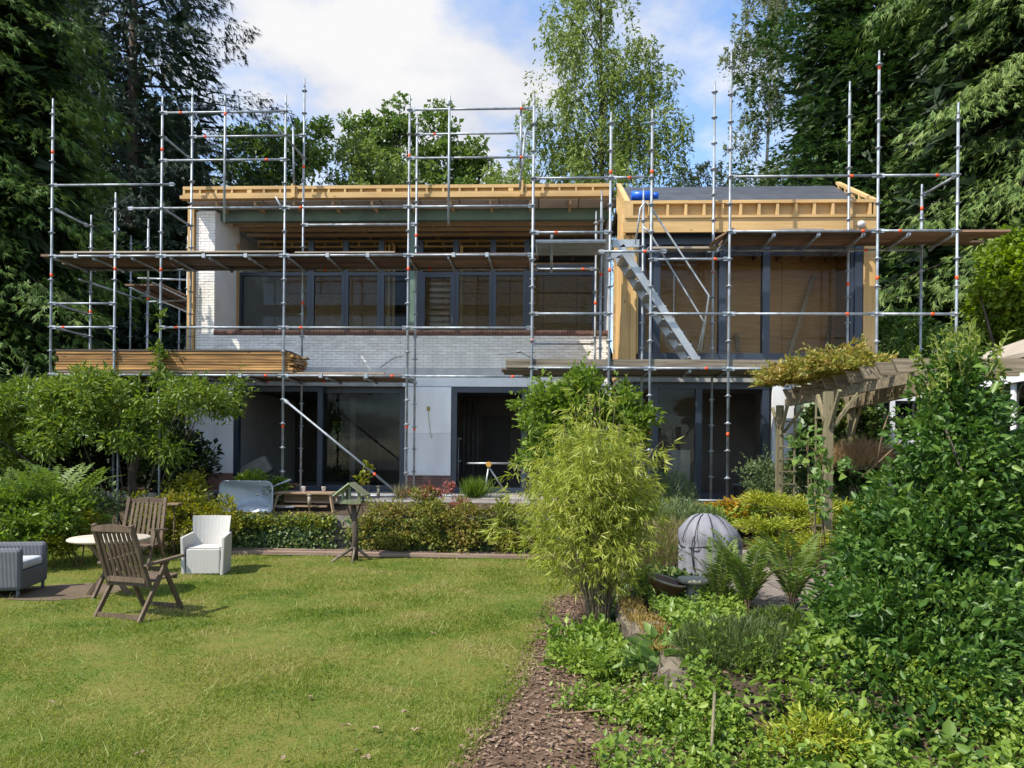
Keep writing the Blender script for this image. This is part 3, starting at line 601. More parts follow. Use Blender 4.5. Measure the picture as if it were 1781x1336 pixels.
for px in (806, 814, 822, 830): MB().tube((ax(px, 750, 21), 21.1, TZ), (ax(px, 750, 21), 21.1, 3.5), .02, n=6).build('pipe', M_steel, H)
# facade panels, ground floor
for nm, a, b, z0, z1, m in [('facade_panel', 330, 372, 1.36, 2.5, M_panel), ('facade_panel', 372.6, 405, 1.36, 2.5, M_panel), ('facade_panel', 330, 405, 2.505, 3.40, M_panel),
                            ('facade_panel', 704, 784, 1.36, 2.33, M_panel), ('facade_panel', 704, 784, 2.334, 3.40, M_panel), ('facade_panel', 1040, 1064, 1.0, 3.40, M_panel)]:
    hs(nm, ax(a, 750, FY), ax(b, 750, FY), FY + .004, FY + .2, z0, z1, m)
hs('plinth', ax(330, 840, FY), ax(405, 840, FY), FY + .03, FY + .2, TZ, 1.355, M_redbrick)
pl = hs('plinth', ax(704, 840, FY), ax(784, 840, FY), FY + .03, FY + .2, TZ, 1.355, M_concrete)
for r in range(6):
    for c in range(5):
        xw = (ax(784, 840, FY) - ax(704, 840, FY)) / 5; x = ax(704, 840, FY) + c * xw
        hs('plinth_brick', x + .005, x + xw - .006, FY + .01, FY + .04, TZ + r * .064 + .004, TZ + r * .064 + .058, M_redbrick)
hs('lintel', ax(700, 665, FY), X1 - .02, FY + .002, FY + .25, 3.412, 3.64, M_panel)
hs('lintel', X0, ax(699.5, 665, FY), FY + .002, FY + .25, 3.412, 3.64, M_concrete)
hs('slab_edge', X0, X1 - .02, FY - .012, FY + .3, 3.642, 3.83, M_palecon)
def window(x0, x1, z0, z1, y, t=.1, depth=.12, mull=(), pane=True, rails=(), name='window'):
    mb = MB(); y1 = y + depth
    mb.bx(x0, x0 + t, y, y1, z0, z1); mb.bx(x1 - t, x1, y, y1, z0, z1); mb.bx(x0 + t, x1 - t, y + .002, y1 - .002, z1 - t, z1); mb.bx(x0 + t, x1 - t, y + .002, y1 - .002, z0, z0 + t)
    for mx in mull: mb.bx(mx - t / 2, mx + t / 2, y - .004, y1 + .004, z0 + t, z1 - t)
    w = mb.build(name, M_frame, H)
    if pane:
        edges = [x0 + t] + [v for mx in mull for v in (mx - t / 2, mx + t / 2)] + [x1 - t]
        for i in range(0, len(edges), 2): MB().bx(edges[i], edges[i+1], y + .05, y + .058, z0 + t, z1 - t).build('pane', M_glass, w)
    return w
G = lambda px: ax(px, 750, FY)
window(G(405), G(560), TZ, 3.40, FY + .03, .12, .14, (), False, name='sliding_door_frame')
window(G(548), G(703), TZ, 3.40, FY + .18, .14, .10, (), True)
window(G(785), G(1040), TZ, 3.40, FY + .03, .12, .14, (G(911),), False, name='door_frame')
# parapet of painted bricks with a red soldier course
PX0, PX1 = -7.81, X1 - .03
par = MB().bx(PX0, PX1, FY + .02, FY + .26, 3.832, 4.585).build('parapet', M_mortar, H)
bl, bh = .215, .0625; nrow = 12; ncol = int((PX1 - PX0) / bl); extra = MB(); cnt = 0
for r in range(nrow - 1, -1, -1):
    off = bl / 2 if r % 2 else 0
    for c in range(ncol + 1):
        x0 = max(PX0, PX0 + c * bl - off) + .004; x1 = min(PX1, PX0 + (c + 1) * bl - off) - .004
        if x1 - x0 < .03: continue
        jy = rng.uniform(-.006, .004); z0 = 3.834 + r * bh + rng.uniform(0, .003); z1 = 3.834 + (r + 1) * bh - rng.uniform(.004, .008)
        if cnt < 300: block('brick', ((x0 + x1) / 2, FY + .01 + jy, (z0 + z1) / 2), (x1 - x0, .05, z1 - z0), M_whitebrick, par, (0, rng.normal(0, .004), 0)); cnt += 1
        else: extra.bx(x0, x1, FY - .015 + jy, FY + .03, z0, z1)
tag(extra.build('brick_course', M_whitebrick, par), kind='stuff')
sc_ = MB(); x = PX0
while x < PX1 - .06:
    sc_.bx(x + .003, x + .062, FY - .03 + rng.uniform(-.004, .004), FY + .26, 4.588, 4.70 + rng.uniform(-.004, .004)); x += .066
tag(sc_.build('soldier_course', M_redbrick, H), kind='stuff')
# left pier: brick face, plain inner wall
pier = MB().bx(X0 + .03, -7.80, FY + .02, 18.38, 3.84, 7.50).build('pier', M_whitewall, H)
pb = MB(); z = 3.836; r = 0
while z < 7.45:
    cuts = [X0, X0 + .215, -7.80] if r % 2 else [X0, X0 + .10, X0 + .315, -7.80]
    for a, b in zip(cuts[:-1], cuts[1:]): pb.bx(a + .004, b - .004, FY - .012 + rng.uniform(-.005, .004), FY + .04, z + .003, z + .057)
    z += .0625; r += 1
tag(pb.build('pier_brick', M_whitebrick, pier), kind='stuff')
slab('corner_trim', X0 - .17, X0 - .03, FY - .08, FY + .1, 3.9, 7.58, M_pine_z, H)
slab('jamb_lining', ax(406, 520, 18.3), ax(414, 520, 18.3), 18.2, 18.36, 4.0, 7.1, M_pine_z, H)
# loggia floor and upper window wall
WY = 18.4
hs('loggia_floor', X0 + .3, X1, FY + .3, WY + .2, 3.84, 4.05, M_concrete)
hs('upper_floor', X0 + .3, X1, WY + .2, 23.4, 3.84, 4.05, M_concrete)
U = lambda px: ax(px, 525, WY)
ZT = 6.40
edges = [(415, 540), (540, 600), (600, 662), (662, 730), (792, 857), (857, 916), (916, 1036)]
for a, b in edges: window(U(a), U(b) - .004, 4.06, ZT, WY, .085, .1, (), True)
dw = window(U(730), U(792) - .004, 4.06, ZT, WY, .13, .12, (), True, name='door')
MB().tube((U(787), WY - .03, 5.1), (U(787), WY - .03, 5.35), .012).build('handle', M_alu, dw)
for k in range(12): slab('shutter_slat', U(742), U(781), WY + .35, WY + .40, 4.5 + k * .15, 4.58 + k * .15, M_stud, H)
for px in (540, 600, 662, 730, 792, 857, 916): hs('clerestory_post', U(px) - .07, U(px) + .07, WY + .01, WY + .11, ZT + .003, 7.2, M_frame)
hs('clerestory_rail', U(415), U(1036), WY - .01, WY + .14, ZT + .10, ZT + .18, M_frame)
hs('clerestory_batten', U(415), U(1036), WY + .9, WY + .95, ZT + .36, ZT + .46, M_stud)
# upper interior
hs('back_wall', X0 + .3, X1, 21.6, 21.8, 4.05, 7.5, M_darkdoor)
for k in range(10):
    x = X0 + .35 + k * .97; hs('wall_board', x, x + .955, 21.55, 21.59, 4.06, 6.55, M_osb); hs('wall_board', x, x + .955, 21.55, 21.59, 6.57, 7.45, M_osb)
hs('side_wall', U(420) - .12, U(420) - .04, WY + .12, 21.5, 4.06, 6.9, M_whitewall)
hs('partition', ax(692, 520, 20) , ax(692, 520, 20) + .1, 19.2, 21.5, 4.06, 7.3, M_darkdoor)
for px in (668, 676, 684): slab('stud', ax(px, 520, 19.2), ax(px, 520, 19.2) + .05, 19.1, 19.2, 4.06, 7.3, M_pine_z, H)
slab('stud', ax(800, 520, 19), ax(800, 520, 19) + .07, 18.95, 19.05, 4.06, 7.2, M_pine_z, H)
hs('right_wall', X1 - .06, X1 + .0, FY + .3, 23.4, TZ, 7.5, M_whitewall)
# steel
hs('steel_beam', -7.79, X1 - .07, 17.26, 17.42, 7.33, 7.58, M_greensteel)
hs('steel_column', ax(714, 450, 17.34), ax(723, 450, 17.34), 17.27, 17.41, 4.06, 7.328, M_greensteel)
# roof: ladder fascia, soffit, joists, battens
RX0, RX1, RY = -8.36, 1.46, 16.55
roof = MB().bx(RX0 + .02, RX1 - .02, RY + .125, 24.0, 7.70, ROOFZ - .04).build('roof', M_membrane, H)
slab('fascia_rail', RX0, RX1 - .12, RY, RY + .10, ROOFZ - .072, ROOFZ, M_pine_x, roof)
slab('fascia_rail', RX0, RX1 - .12, RY, RY + .10, ROOFZ - .205, ROOFZ - .155, M_pine_x, roof)
slab('fascia_rail', RX0 - .06, RX1 - .12, RY - .02, RY + .12, ROOFZ - .285, ROOFZ - .21, M_pine_x, roof)
slab('fascia_back', RX0, RX1 - .12, RY + .085, RY + .12, ROOFZ - .154, ROOFZ - .074, M_pine_x, roof)
x = RX0
k = 0
while x < RX1 - .2:
    wb = .11 if k % 8 == 4 else .045
    slab('fascia_block', x, x + wb, RY + .005, RY + .083, ROOFZ - .154, ROOFZ - .073, M_pine_z, roof); x += .372; k += 1
k = 0; x = RX0 + .3
while x < RX1 - .3:
    slab('soffit_panel', x - .27, x + .61, RY + .13, 17.26, 7.588, 7.615, M_soffit, roof)
    slab('rafter_end', x + .40, x + .45, RY + .13, 17.9, 7.50, 7.587, M_stud, roof)
    slab('ceiling_joist', x + .62, x + .655, 17.45, 21.5, 7.5, 7.60, M_stud, roof)
    x += .90
slab('ceiling_panel', X0 + .3, X1 - .1, 17.45, 21.5, 7.61, 7.66, M_soffit, roof)
for y in (17.95, 18.35, 18.8): slab('ceiling_batten', X0 + .45, X1 - .1, y, y + .06, 7.42, 7.497, M_stud, roof)
slab('ceiling_batten', X0 + .5, X1 - .1, 19.4, 19.46, 7.44, 7.497, M_pine_x, roof); slab('ceiling_batten', X0 + .5, X1 - .1, 19.4, 19.46, 7.30, 7.35, M_pine_x, roof)
x = X0 + .5
while x < X1 - .2: slab('batten_block', x, x + .04, 19.405, 19.455, 7.352, 7.438, M_pine_z, roof); x += .45
# upright props fixed on the roof edge
for px, y0, y1 in ((511, 318, 342), (907, 315, 340)):
    slab('wood_cleat', ax(px, 330, RY) - .04, ax(px, 330, RY) + .04, RY - .06, RY - .022, az(y1, RY), az(y0, RY), M_pine_z, roof)

# wing with timber frame
WX0, WX1, WF = 1.49, 6.36, 15.0
V_ = lambda px: ax(px, 550, WF)
hs('wing_floor', WX0 + .1, WX1 - .05, WF + .02, 18.6, 3.50, 3.76, M_stud)
hs('wing_ground_floor', WX0, 5.3, WF, 18.6, .8, TZ - .004, M_concrete)
k = 0; y = WF + .03
while y < FY - .05:
    pr = .03 if k % 2 else 0
    slab('cladding_board', WX0 - pr, WX0 + .08, y, y + (.115 if k % 2 else .13), 3.52, 6.55, M_pine_z, H); y += .125 if k % 2 else .135; k += 1
slab('corner_board', WX0 - .03, V_(1096), WF - .03, WF + .03, 3.74, 6.28, M_pine_z, H)
slab('corner_board', V_(1096) + .004, V_(1106), WF - .05, WF + .03, 3.66, 6.28, M_pine_z, H)
slab('sheathing_edge', V_(1107), V_(1109.5), WF - .02, WF + .05, 3.9, 6.1, M_pine_z, H)
window(V_(1110), V_(1492), 3.78, 6.24, WF + .02, .14, .16, (V_(1142), V_(1257), V_(1333)), True)
hs('end_post', V_(1486), V_(1499), WF - .02, WF + .14, 3.7, 6.2, M_frame)
slab('end_trim', V_(1500.5), V_(1521), WF - .03, WF + .1, 3.76, 6.25, M_pine_z, H)
hs('wing_side_wall', WX1 - .06, WX1 + .04, WF + .12, 19, 3.76, 6.5, M_pine_z)
for k in range(4):
    x = WX0 + .12 + k * 1.18; hs('sheathing_board', x, x + 1.17, 16.62, 16.66, 3.77, 5.02, M_ply); hs('sheathing_board', x, x + 1.17, 16.62, 16.66, 5.03, 6.5, M_ply)
hs('wing_ceiling', WX0 + .1, WX1 - .06, WF + .25, 18.4, 6.32, 6.4, M_soffit)
for k in range(9): slab('wing_joist', WX0 + .4 + k * .52, WX0 + .46 + k * .52, WF + .26, 17.7, 6.16, 6.315, M_stud, H)
for (a, b), (c, d_) in (((1372, 618), (1415, 480)), ((1437, 612), (1446, 545)), ((1284, 612), (1281, 582))):
    MB().bar(at(a, b, 16.0), at(c, d_, 16.55), .09, .04, (0, 1, 0)).build('leaning_stud', M_stud, H)
hs('steel_header', WX0 + .05, WX1 - .02, WF + .0, WF + .15, 6.245, 6.33, M_frame)
# wing fascia and sloping membrane roof
EY = 14.72
wroof = MB().prism([(WX0 + .12, EY + .14, 6.74), (WX0 + .12, 16.62, 7.80), (WX0 + .12, 19.5, 7.84), (WX0 + .12, 19.5, 7.6), (WX0 + .12, 16.62, 7.5), (WX0 + .12, EY + .14, 6.55)], (WX1 - WX0 - .22, 0, 0)).build('wing_roof', M_membrane, H)
for k in range(3):
    t0, t1 = k / 3, (k + 1) / 3 + .01; p = lambda t: (EY + .14 + (16.62 - EY - .14) * t, 6.745 + 1.06 * t + .004 * (k + 1))
    a, b = p(t0), p(t1); MB().prism([(WX0 + .125, a[0], a[1]), (WX0 + .125, b[0], b[1]), (WX0 + .125, b[0], b[1] + .01), (WX0 + .125, a[0], a[1] + .01)], (WX1 - WX0 - .23, 0, 0)).build('membrane_strip', M_membrane, wroof)
slab('wing_fascia_rail', WX0, WX1, EY, EY + .12, 6.82, 6.88, M_pine_x, wroof)
slab('wing_fascia_rail', WX0, WX1, EY - .01, EY + .12, 6.535, 6.585, M_pine_x, wroof)
slab('wing_fascia_back', WX0 + .05, WX1 - .05, EY + .10, EY + .13, 6.586, 6.819, M_pine_x, wroof)
slab('wing_fascia_board', WX0 - .02, WX1, EY + .02, EY + .08, 6.26, 6.534, M_pine_x, wroof)
slab('wing_fascia_block', WX0, WX0 + .16, EY, EY + .098, 6.586, 6.818, M_pine_z, wroof)
for k in range(13):
    x = WX0 + .46 + k * .355; slab('wing_fascia_block', x, x + .05, EY + .01, EY + .098, 6.586, 6.818, M_pine_z, wroof)
slab('wing_fascia_block', WX1 - .06, WX1, EY, EY + .098, 6.586, 6.818, M_pine_z, wroof)
for xs, side in ((WX0, -1), (WX1 - .08, 1)):
    p0 = lambda y, dz: (xs, y, 6.88 + (y - EY) * (7.92 - 6.88) / (16.62 - EY) + dz)
    MB().prism([p0(EY, -.06), p0(16.62, -.06), p0(16.62, 0), p0(EY, 0)], (.10, 0, 0)).build('verge_rail', M_pine_y, wroof)
    MB().prism([p0(EY + .12, -.34), p0(16.62, -.34), p0(16.62, -.29), p0(EY + .12, -.29)], (.08, 0, 0)).build('verge_rail', M_pine_y, wroof)
    MB().prism([p0(EY + .12, -.62), p0(16.62, -.62), p0(16.62, -.35), p0(EY + .12, -.35)], (.05, 0, 0)).build('verge_board', M_pine_y, wroof)
    for k in range(5):
        y = EY + .3 + k * .36; MB().prism([p0(y, -.29), p0(y + .05, -.29), p0(y + .05, -.06), p0(y, -.06)], (.075, 0, 0)).build('verge_block', M_pine_z, wroof)
    MB().prism([(xs + .03, EY + .2, 6.3), (xs + .03, 16.62, 6.3), (xs + .03, 16.62, 7.55), (xs + .03, EY + .2, 6.55)], (.02, 0, 0)).build('verge_panel', M_pine_y, wroof)
# wing ground floor
W_ = lambda px: ax(px, 750, WF)
window(W_(1100), W_(1340), TZ, 3.34, WF + .10, .13, .12, (W_(1140), W_(1217)), False, name='wing_door_frame')
MB().bx(W_(1147), W_(1210), WF + .15, WF + .158, TZ + .13, 3.21).build('pane', M_glass, H)
hs('wing_lintel', WX0, WX1 - .2, WF + .03, WF + .3, 3.342, 3.498, M_concrete)
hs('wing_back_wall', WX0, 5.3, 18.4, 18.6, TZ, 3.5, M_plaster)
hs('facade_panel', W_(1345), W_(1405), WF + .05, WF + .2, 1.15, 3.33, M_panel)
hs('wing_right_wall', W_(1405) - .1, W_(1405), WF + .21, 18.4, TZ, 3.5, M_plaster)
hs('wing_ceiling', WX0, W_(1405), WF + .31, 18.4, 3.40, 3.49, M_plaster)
lp = MB().lathe([(.0, 0), (.075, .0), (.07, .05), (.045, .09), (.0, .1)], n=14); 
lamp = lp.build('wall_lamp', M_lampwhite); tag(lamp, 'small round white lamp on the timber fascia at its right end', 'lamp')
lamp.rotation_euler = (math.pi / 2, 0, 0); lamp.location = at(1497, 391, EY + .018)

# ------------------------------------------------------------------ scaffolds
RING0 = 0.45
_ro = MB().lathe([(.0255, -.03), (.032, -.012), (.062, -.006), (.062, .006), (.032, .012), (.0255, .03)], (0, 0, 0), 10)
rosette_mesh = bpy.data.meshes.new('rosette'); rosette_mesh.from_pydata(_ro.V, [], _ro.F); rosette_mesh.materials.append(M_steel); rosette_mesh.update()
def pole(parent, x, y, z0, z1, bands=(), r=.0245, rings=True):
    mb = MB(); mb.tube((x, y, z0), (x, y, z1 - .22), r, n=10)
    if rings: mb.path([(x, y, z1 - .22), (x, y, z1 - .18), (x, y, z1)], [r, r * .75, r * .7], 10)
    else: mb.tube((x, y, z1 - .22), (x, y, z1), r, n=10)
    p = mb.build('standard', M_steel, parent)
    if rings:
        z = RING0 + .5 * math.ceil((z0 + .1 - RING0) / .5)
        while z < z1 - .2:
            o = bpy.data.objects.new('rosette', rosette_mesh); COL.objects.link(o); o.parent = p; o.location = (x, y, z); z += .5
        MB().lathe([(.03, 0), (.075, 0), (.075, .01), (.03, .012)], (x, y, z0), 4).build('base_plate', M_steel, p)
    for b in bands: MB().tube((x, y, b - .035), (x, y, b + .035), r + .003, n=10).build('orange_band', M_orange, p)
    return p
def ledger(parent, p0, p1, band=None, r=.0242, name='ledger', ends=True):
    p0 = Vector(p0); p1 = Vector(p1); d = (p1 - p0).normalized()
    t = MB().tube(p0, p1, r, n=8)
    if ends:
        for p, s in ((p0, 1), (p1, -1)): t.bar(p + d * s * .02, p + d * s * .11, .035, .075)
    o = t.build(name, M_steel, parent)
    if band is not None:
        c = p0.lerp(p1, band); MB().tube(c - d * .03, c + d * .03, r + .003, n=8).build('orange_band', M_orange, o)
    return o
sc1 = empty('scaffold', (-5.5, 15.8, TZ), 'tall galvanised steel scaffold in front of the loggia with plank deck', 'scaffold')
FLY, BLY = 15.2, 16.36
FLX = {90: -10.5, 200: -9.12, 280: -8.13, 495: -5.5, 710: -2.9, 924: -0.33}
FLT = {90: 9.28, 200: 7.29, 280: 9.31, 495: 9.30, 710: 9.26, 924: 8.6}
FLB = {90: (8.15, 5.55), 200: (5.68,), 280: (8.18, 5.66), 495: (2.4,), 710: (8.0, 2.4, 5.66), 924: ()}
for k, x in FLX.items(): pole(sc1, x, FLY, hz(x, FLY) if x < -8.6 else TZ, FLT[k], FLB[k])
BLX = {160: (-10.38, 7.2, (5.0,)), 262: (-9.05, 7.1, (5.3,)), 335: (-8.06, 10.05, ()), 528: (-5.5, 10.24, (8.25, 5.2)), 724: (-2.95, 9.36, (6.7, 2.4)), 930: (-0.35, 8.3, ())}
for k, (x, zt, b) in BLX.items(): pole(sc1, x, BLY, hz(x, BLY) if x < -8.6 else TZ, zt, b)
pole(sc1, ax(1036, 480, BLY), BLY, TZ, az(368, BLY, 1036), (5.2,))
pole(sc1, ax(391, 270, FLY - .06), FLY - .06, 6.62, 9.25, (8.88,), rings=False)
pole(sc1, ax(781, 270, FLY - .06), FLY - .06, 6.55, 9.2, (), rings=False)
pole(sc1, ax(906, 230, FLY + .06), FLY + .06, 7.75, 9.1, (), rings=False)
MB().path([at(904, 330, 16.2), at(914, 225, 16.2)], .024, 8).build('roof_prop', M_steel, sc1)
MB().path([at(511, 322, 16.2), at(510, 222, 16.2)], .024, 8).build('roof_prop', M_steel, sc1)
def zl(k): return RING0 + .5 * k
fl = lambda a, b, k, band=None, dx0=0, dx1=0: ledger(sc1, (FLX[a] + dx0, FLY, zl(k)), (FLX[b] + dx1, FLY, zl(k)), band)
fl(90, 280, 14, None, 0, .28)                              # 7.45
ledger(sc1, (-8.85, FLY, zl(13)), (FLX[495], FLY, zl(13))); fl(495, 710, 13, .13); fl(710, 924, 13)
for k in (17, 15): fl(280, 495, k, .15 if k == 17 else .85); fl(710, 924, k, .9)
for a, b in ((90, 200), (200, 280), (280, 495), (495, 710), (710, 924)): fl(a, b, 11)
fl(90, 200, 9); fl(90, 200, 8, .2)
for a, b, c in ((280, 495, .13), (495, 710, .14), (710, 924, None)): fl(a, b, 8, c)
for a, b, c in ((280, 495, .86), (495, 710, .88), (710, 924, .85)): fl(a, b, 6, c)
fl(90, 280, 6)
bl_ = lambda x0, x1, k, band=None: ledger(sc1, (x0, BLY, zl(k)), (x1, BLY, zl(k)), band)
bl_(-8.06, -5.5, 17, .12); bl_(-2.95, -.35, 17, .15); bl_(-5.5, -2.95, 13)
for a, b, c in ((-10.38, -8.06, None), (-8.06, -5.5, None), (-5.5, -2.95, .2), (-2.95, -.35, .12), (-.35, ax(1036, 480, BLY), .8)): bl_(a, b, 11, c)
for a, b, c in ((-10.38, -8.06, None), (-8.06, -5.5, .7), (-5.5, -2.95, .2)): bl_(a, b, 6, c)
ledger(sc1, (-.35, BLY, zl(7.7)), (ax(1036, 580, BLY), BLY, zl(7.7)), None)
tr = lambda x, k, x2=None: ledger(sc1, (x, FLY + .02, zl(k)), (x if x2 is None else x2, BLY, zl(k)), None, name='transom')
for x in np.linspace(-10.45, -.4, 13): tr(x, 10.93)
for x in (-8.1, -7.2, -6.3, -5.5, -4.6, -3.8, -2.92): tr(x, 5.93)
for k in (13, 9): tr(-10.45, k)
tr(-8.1, 16); tr(-8.1, 13); tr(-10.45, 8)
ledger(sc1, at(436, 172, FLY + .1), at(532, 278, BLY), None, name='diagonal_brace', ends=False)
ledger(sc1, at(479, 342, FLY - .1), at(496, 372, FLY), None, r=.018, name='clamp_arm', ends=False)
ledger(sc1, (FLX[495] + .03, FLY - .03, 2.95), at(697, 862, FLY - .1), .78, name='diagonal_brace')
# small couplers clamped on the deck ledgers
for px, k, Y in ((133, 11, FLY), (355, 11, FLY), (428, 11, FLY), (570, 11, FLY), (640, 11, FLY), (789, 11, FLY), (847, 11, FLY), (418, 6, FLY), (558, 6, FLY), (637, 6, FLY)):
    x = ax(px, 445 if k == 11 else 655, Y); MB().bx(x - .035, x + .035, Y - .04, Y + .03, zl(k) - .045, zl(k) + .04).build('coupler', M_alu, sc1)
# upper deck planks
bx_ = [-10.75, -8.3, -5.6, -3.0, -.28]
for i in range(4):
    for j in range(5):
        y0 = FLY + .06 + j * .225; off = rng.uniform(-.12, .12)
        slab('plank', bx_[i] + off + .01, bx_[i+1] + off + .0, y0, y0 + .213, zl(11) + .012 + rng.uniform(0, .02), zl(11) + .062, M_board, sc1)
slab('plank', -10.3, -5.5, FLY - .02, FLY + .16, zl(11) + .068, zl(11) + .10, M_boardtop, sc1)
slab('plank', -5.3, -3.2, FLY + .05, FLY + .22, zl(11) + .068, zl(11) + .095, M_boardtop, sc1)
# lower deck planks
for i in range(3):
    for j in range(5):
        y0 = FLY + .06 + j * .225; x0 = -10.6 + i * 2.55; slab('plank', x0, x0 + 2.53, y0, y0 + .213, zl(6) + .018, zl(6) + .056, M_board, sc1)
slab('plank', -5.3, -3.4, FLY + .1, FLY + .32, zl(6) + .06, zl(6) + .085, M_boardtop, sc1)
MB().path([at(905, 613, 15.3), at(880, 614, 15.3), at(868, 616, 15.3)], .012, 6).build('bracket', M_steel, sc1)
MB().path([at(930, 627, 15.2), at(906, 611, 15.25), at(898, 612, 15.25)], .02, 6).build('bracket', M_steel, sc1)
MB().path([at(868, 616, 15.3), at(925, 611, 15.3), at(925, 640, 15.3)], .012, 6).build('bracket', M_steel, sc1)

# scaffold along the left gable of the house
sc3 = empty('scaffold', (-10, 20, 0.95), 'narrow steel scaffold in shade along the left gable wall', 'scaffold')
for px, Y, yt, b in ((227, 19.5, 410, ()), (312, 20.5, 468, (4.6,)), (326, 18.2, 410, ())):
    pole(sc3, ax(px, 500, Y), Y, 0.93, az(yt, Y, px), b)
for a, b in (((138, 486, 15.9), (247, 522, 19.6)), ((225, 500, 16.8), (330, 545, 18.2)), ((232, 500, 19.5), (262, 500, 19.5)), ((240, 484, 18.2), (326, 487, 18.2)), ((265, 492, 16.5), (326, 521, 18.2)),
             ((245, 515, 19.5), (330, 520, 19.5)), ((260, 525, 18.2), (326, 522, 18.2))):
    ledger(sc3, at(*a), at(*b), None, ends=False)
for j in range(4): slab('plank', -9.9 + j * .23, -9.69 + j * .23, 16.9, 20.6, 5.72, 5.76, M_board, sc3)

# scaffold round the wing
sc2 = empty('scaffold', (3.5, 14.2, TZ), 'steel scaffold wrapped round the timber wing with plank decks', 'scaffold')
FRY, BRY = 13.7, 14.62
FRX = {926: -.30, 1060: 1.12, 1132: 1.87, 1268: 3.29, 1525: 5.93, 1667: 7.33}
FRT = {926: 8.52, 1060: 8.16, 1132: 8.2, 1268: 9.23, 1525: 9.21, 1667: 8.26}
FRB = {926: (3.95,), 1060: (7.05, 5.25), 1132: (7.05, 2.25), 1268: (2.25,), 1525: (8.9, 5.1), 1667: (5.1,)}
for k, x in FRX.items(): pole(sc2, x, FRY, hz(x, FRY), FRT[k], FRB[k])
BRX = {1045: (ax(1045, 480, BRY), az(333, BRY), (5.4,)), 1118: (ax(1118, 480, BRY), az(330, BRY), ()), 1240: (ax(1240, 480, BRY), 9.16, (5.45,)), 1475: (ax(1475, 480, BRY), 9.12, (5.2,)), 1602: (ax(1602, 480, BRY), 7.12, (6.65,))}
for k, (x, zt, b) in BRX.items(): pole(sc2, x, BRY, TZ, zt, b)
fr = lambda a, b, k, band=None, d0=0, d1=0: ledger(sc2, (FRX[a] + d0, FRY, zl(k)), (FRX[b] + d1, FRY, zl(k)), band)
fr(926, 1060, 13); ledger(sc2, (FRX[1060], FRY, zl(13)), (FRX[1060] + .62, FRY, zl(13)), .55)
fr(1268, 1525, 13, .82); fr(1525, 1667, 13, .74)
fr(926, 1060, 11, .3); fr(1268, 1525, 11, .9); fr(1525, 1667, 11, .28)
ledger(sc2, (.9, FRY - .05, 5.58), (2.15, FRY - .05, 5.58), .68)
fr(1132, 1268, 10, .82)
fr(926, 1060, 8); fr(1132, 1268, 8); fr(1268, 1525, 8, .8); fr(1525, 1667, 8, .7)
fr(926, 1060, 6); fr(1060, 1132, 6); fr(1132, 1268, 6, .72); ledger(sc2, (FRX[1268], FRY, zl(6)), (4.4, FRY, zl(6)), None)
br = lambda a, b, z, band=None: ledger(sc2, (a, BRY, z), (b, BRY, z), band)
bxs = [v[0] for v in BRX.values()]
br(bxs[1], bxs[2], 5.86, .3); br(bxs[2], bxs[3], 5.86); br(bxs[3], bxs[4], 5.86, .24); br(-.5, bxs[0], 3.4); br(bxs[0], 4.4, 3.4)
for x in np.linspace(3.3, 7.3, 6): ledger(sc2, (x, FRY, 5.90), (x, BRY, 5.86), None, name='transom')
for x in (-.3, .5, 1.12, 1.87, 2.6, 3.29, 4.2): ledger(sc2, (x, FRY, 3.41), (x, BRY, 3.4), None, name='transom')
ledger(sc2, (FRX[1667], FRY, zl(13)), (bxs[4], BRY, zl(13) - .05), None, name='transom'); ledger(sc2, (.05, FRY, 5.9), (.05, BRY, 5.45), None, name='transom')
for j in range(4):
    y0 = FRY + .06 + j * .225
    slab('plank', 3.3, 5.9, y0, y0 + .21, 5.945, 5.985, M_board, sc2); slab('plank', 5.91, 8.0 + rng.uniform(-.2, .35), y0, y0 + .21, 5.945, 5.985, M_board, sc2)
slab('plank', 4.2, 5.0, FRY + .05, FRY + .2, 5.99, 6.015, M_boardtop, sc2)
MB().bar(at(1238, 423, FRY + .3), at(1270, 404, FRY + .3), .5, .03).build('plank', M_board, sc2)
slab('plank', bxs[1] + .05, 3.2, FRY + .55, FRY + .75, 5.80, 5.84, M_boardtop, sc2)
for j in range(4):
    y0 = FRY + .06 + j * .232; mb = MB().bx(-.25, 1.05, y0, y0 + .222, 5.80, 5.835)
    for q in range(3): mb.bx(-.25, 1.05, y0 + .02 + q * .07, y0 + .05 + q * .07, 5.785, 5.80)
    mb.build('steel_deck_plank', M_alu, sc2)
# heavy weathered planks on the lower wing deck
slab('toe_plank', -.78, 4.35, FRY + .03, FRY + .08, 3.46, 3.62, M_beamold, sc2)
for j in range(4):
    y0 = FRY + .09 + j * .225; slab('plank', -.85 + rng.uniform(-.05, .05), 4.4, y0, y0 + .215, 3.425, 3.465, M_beamold, sc2)
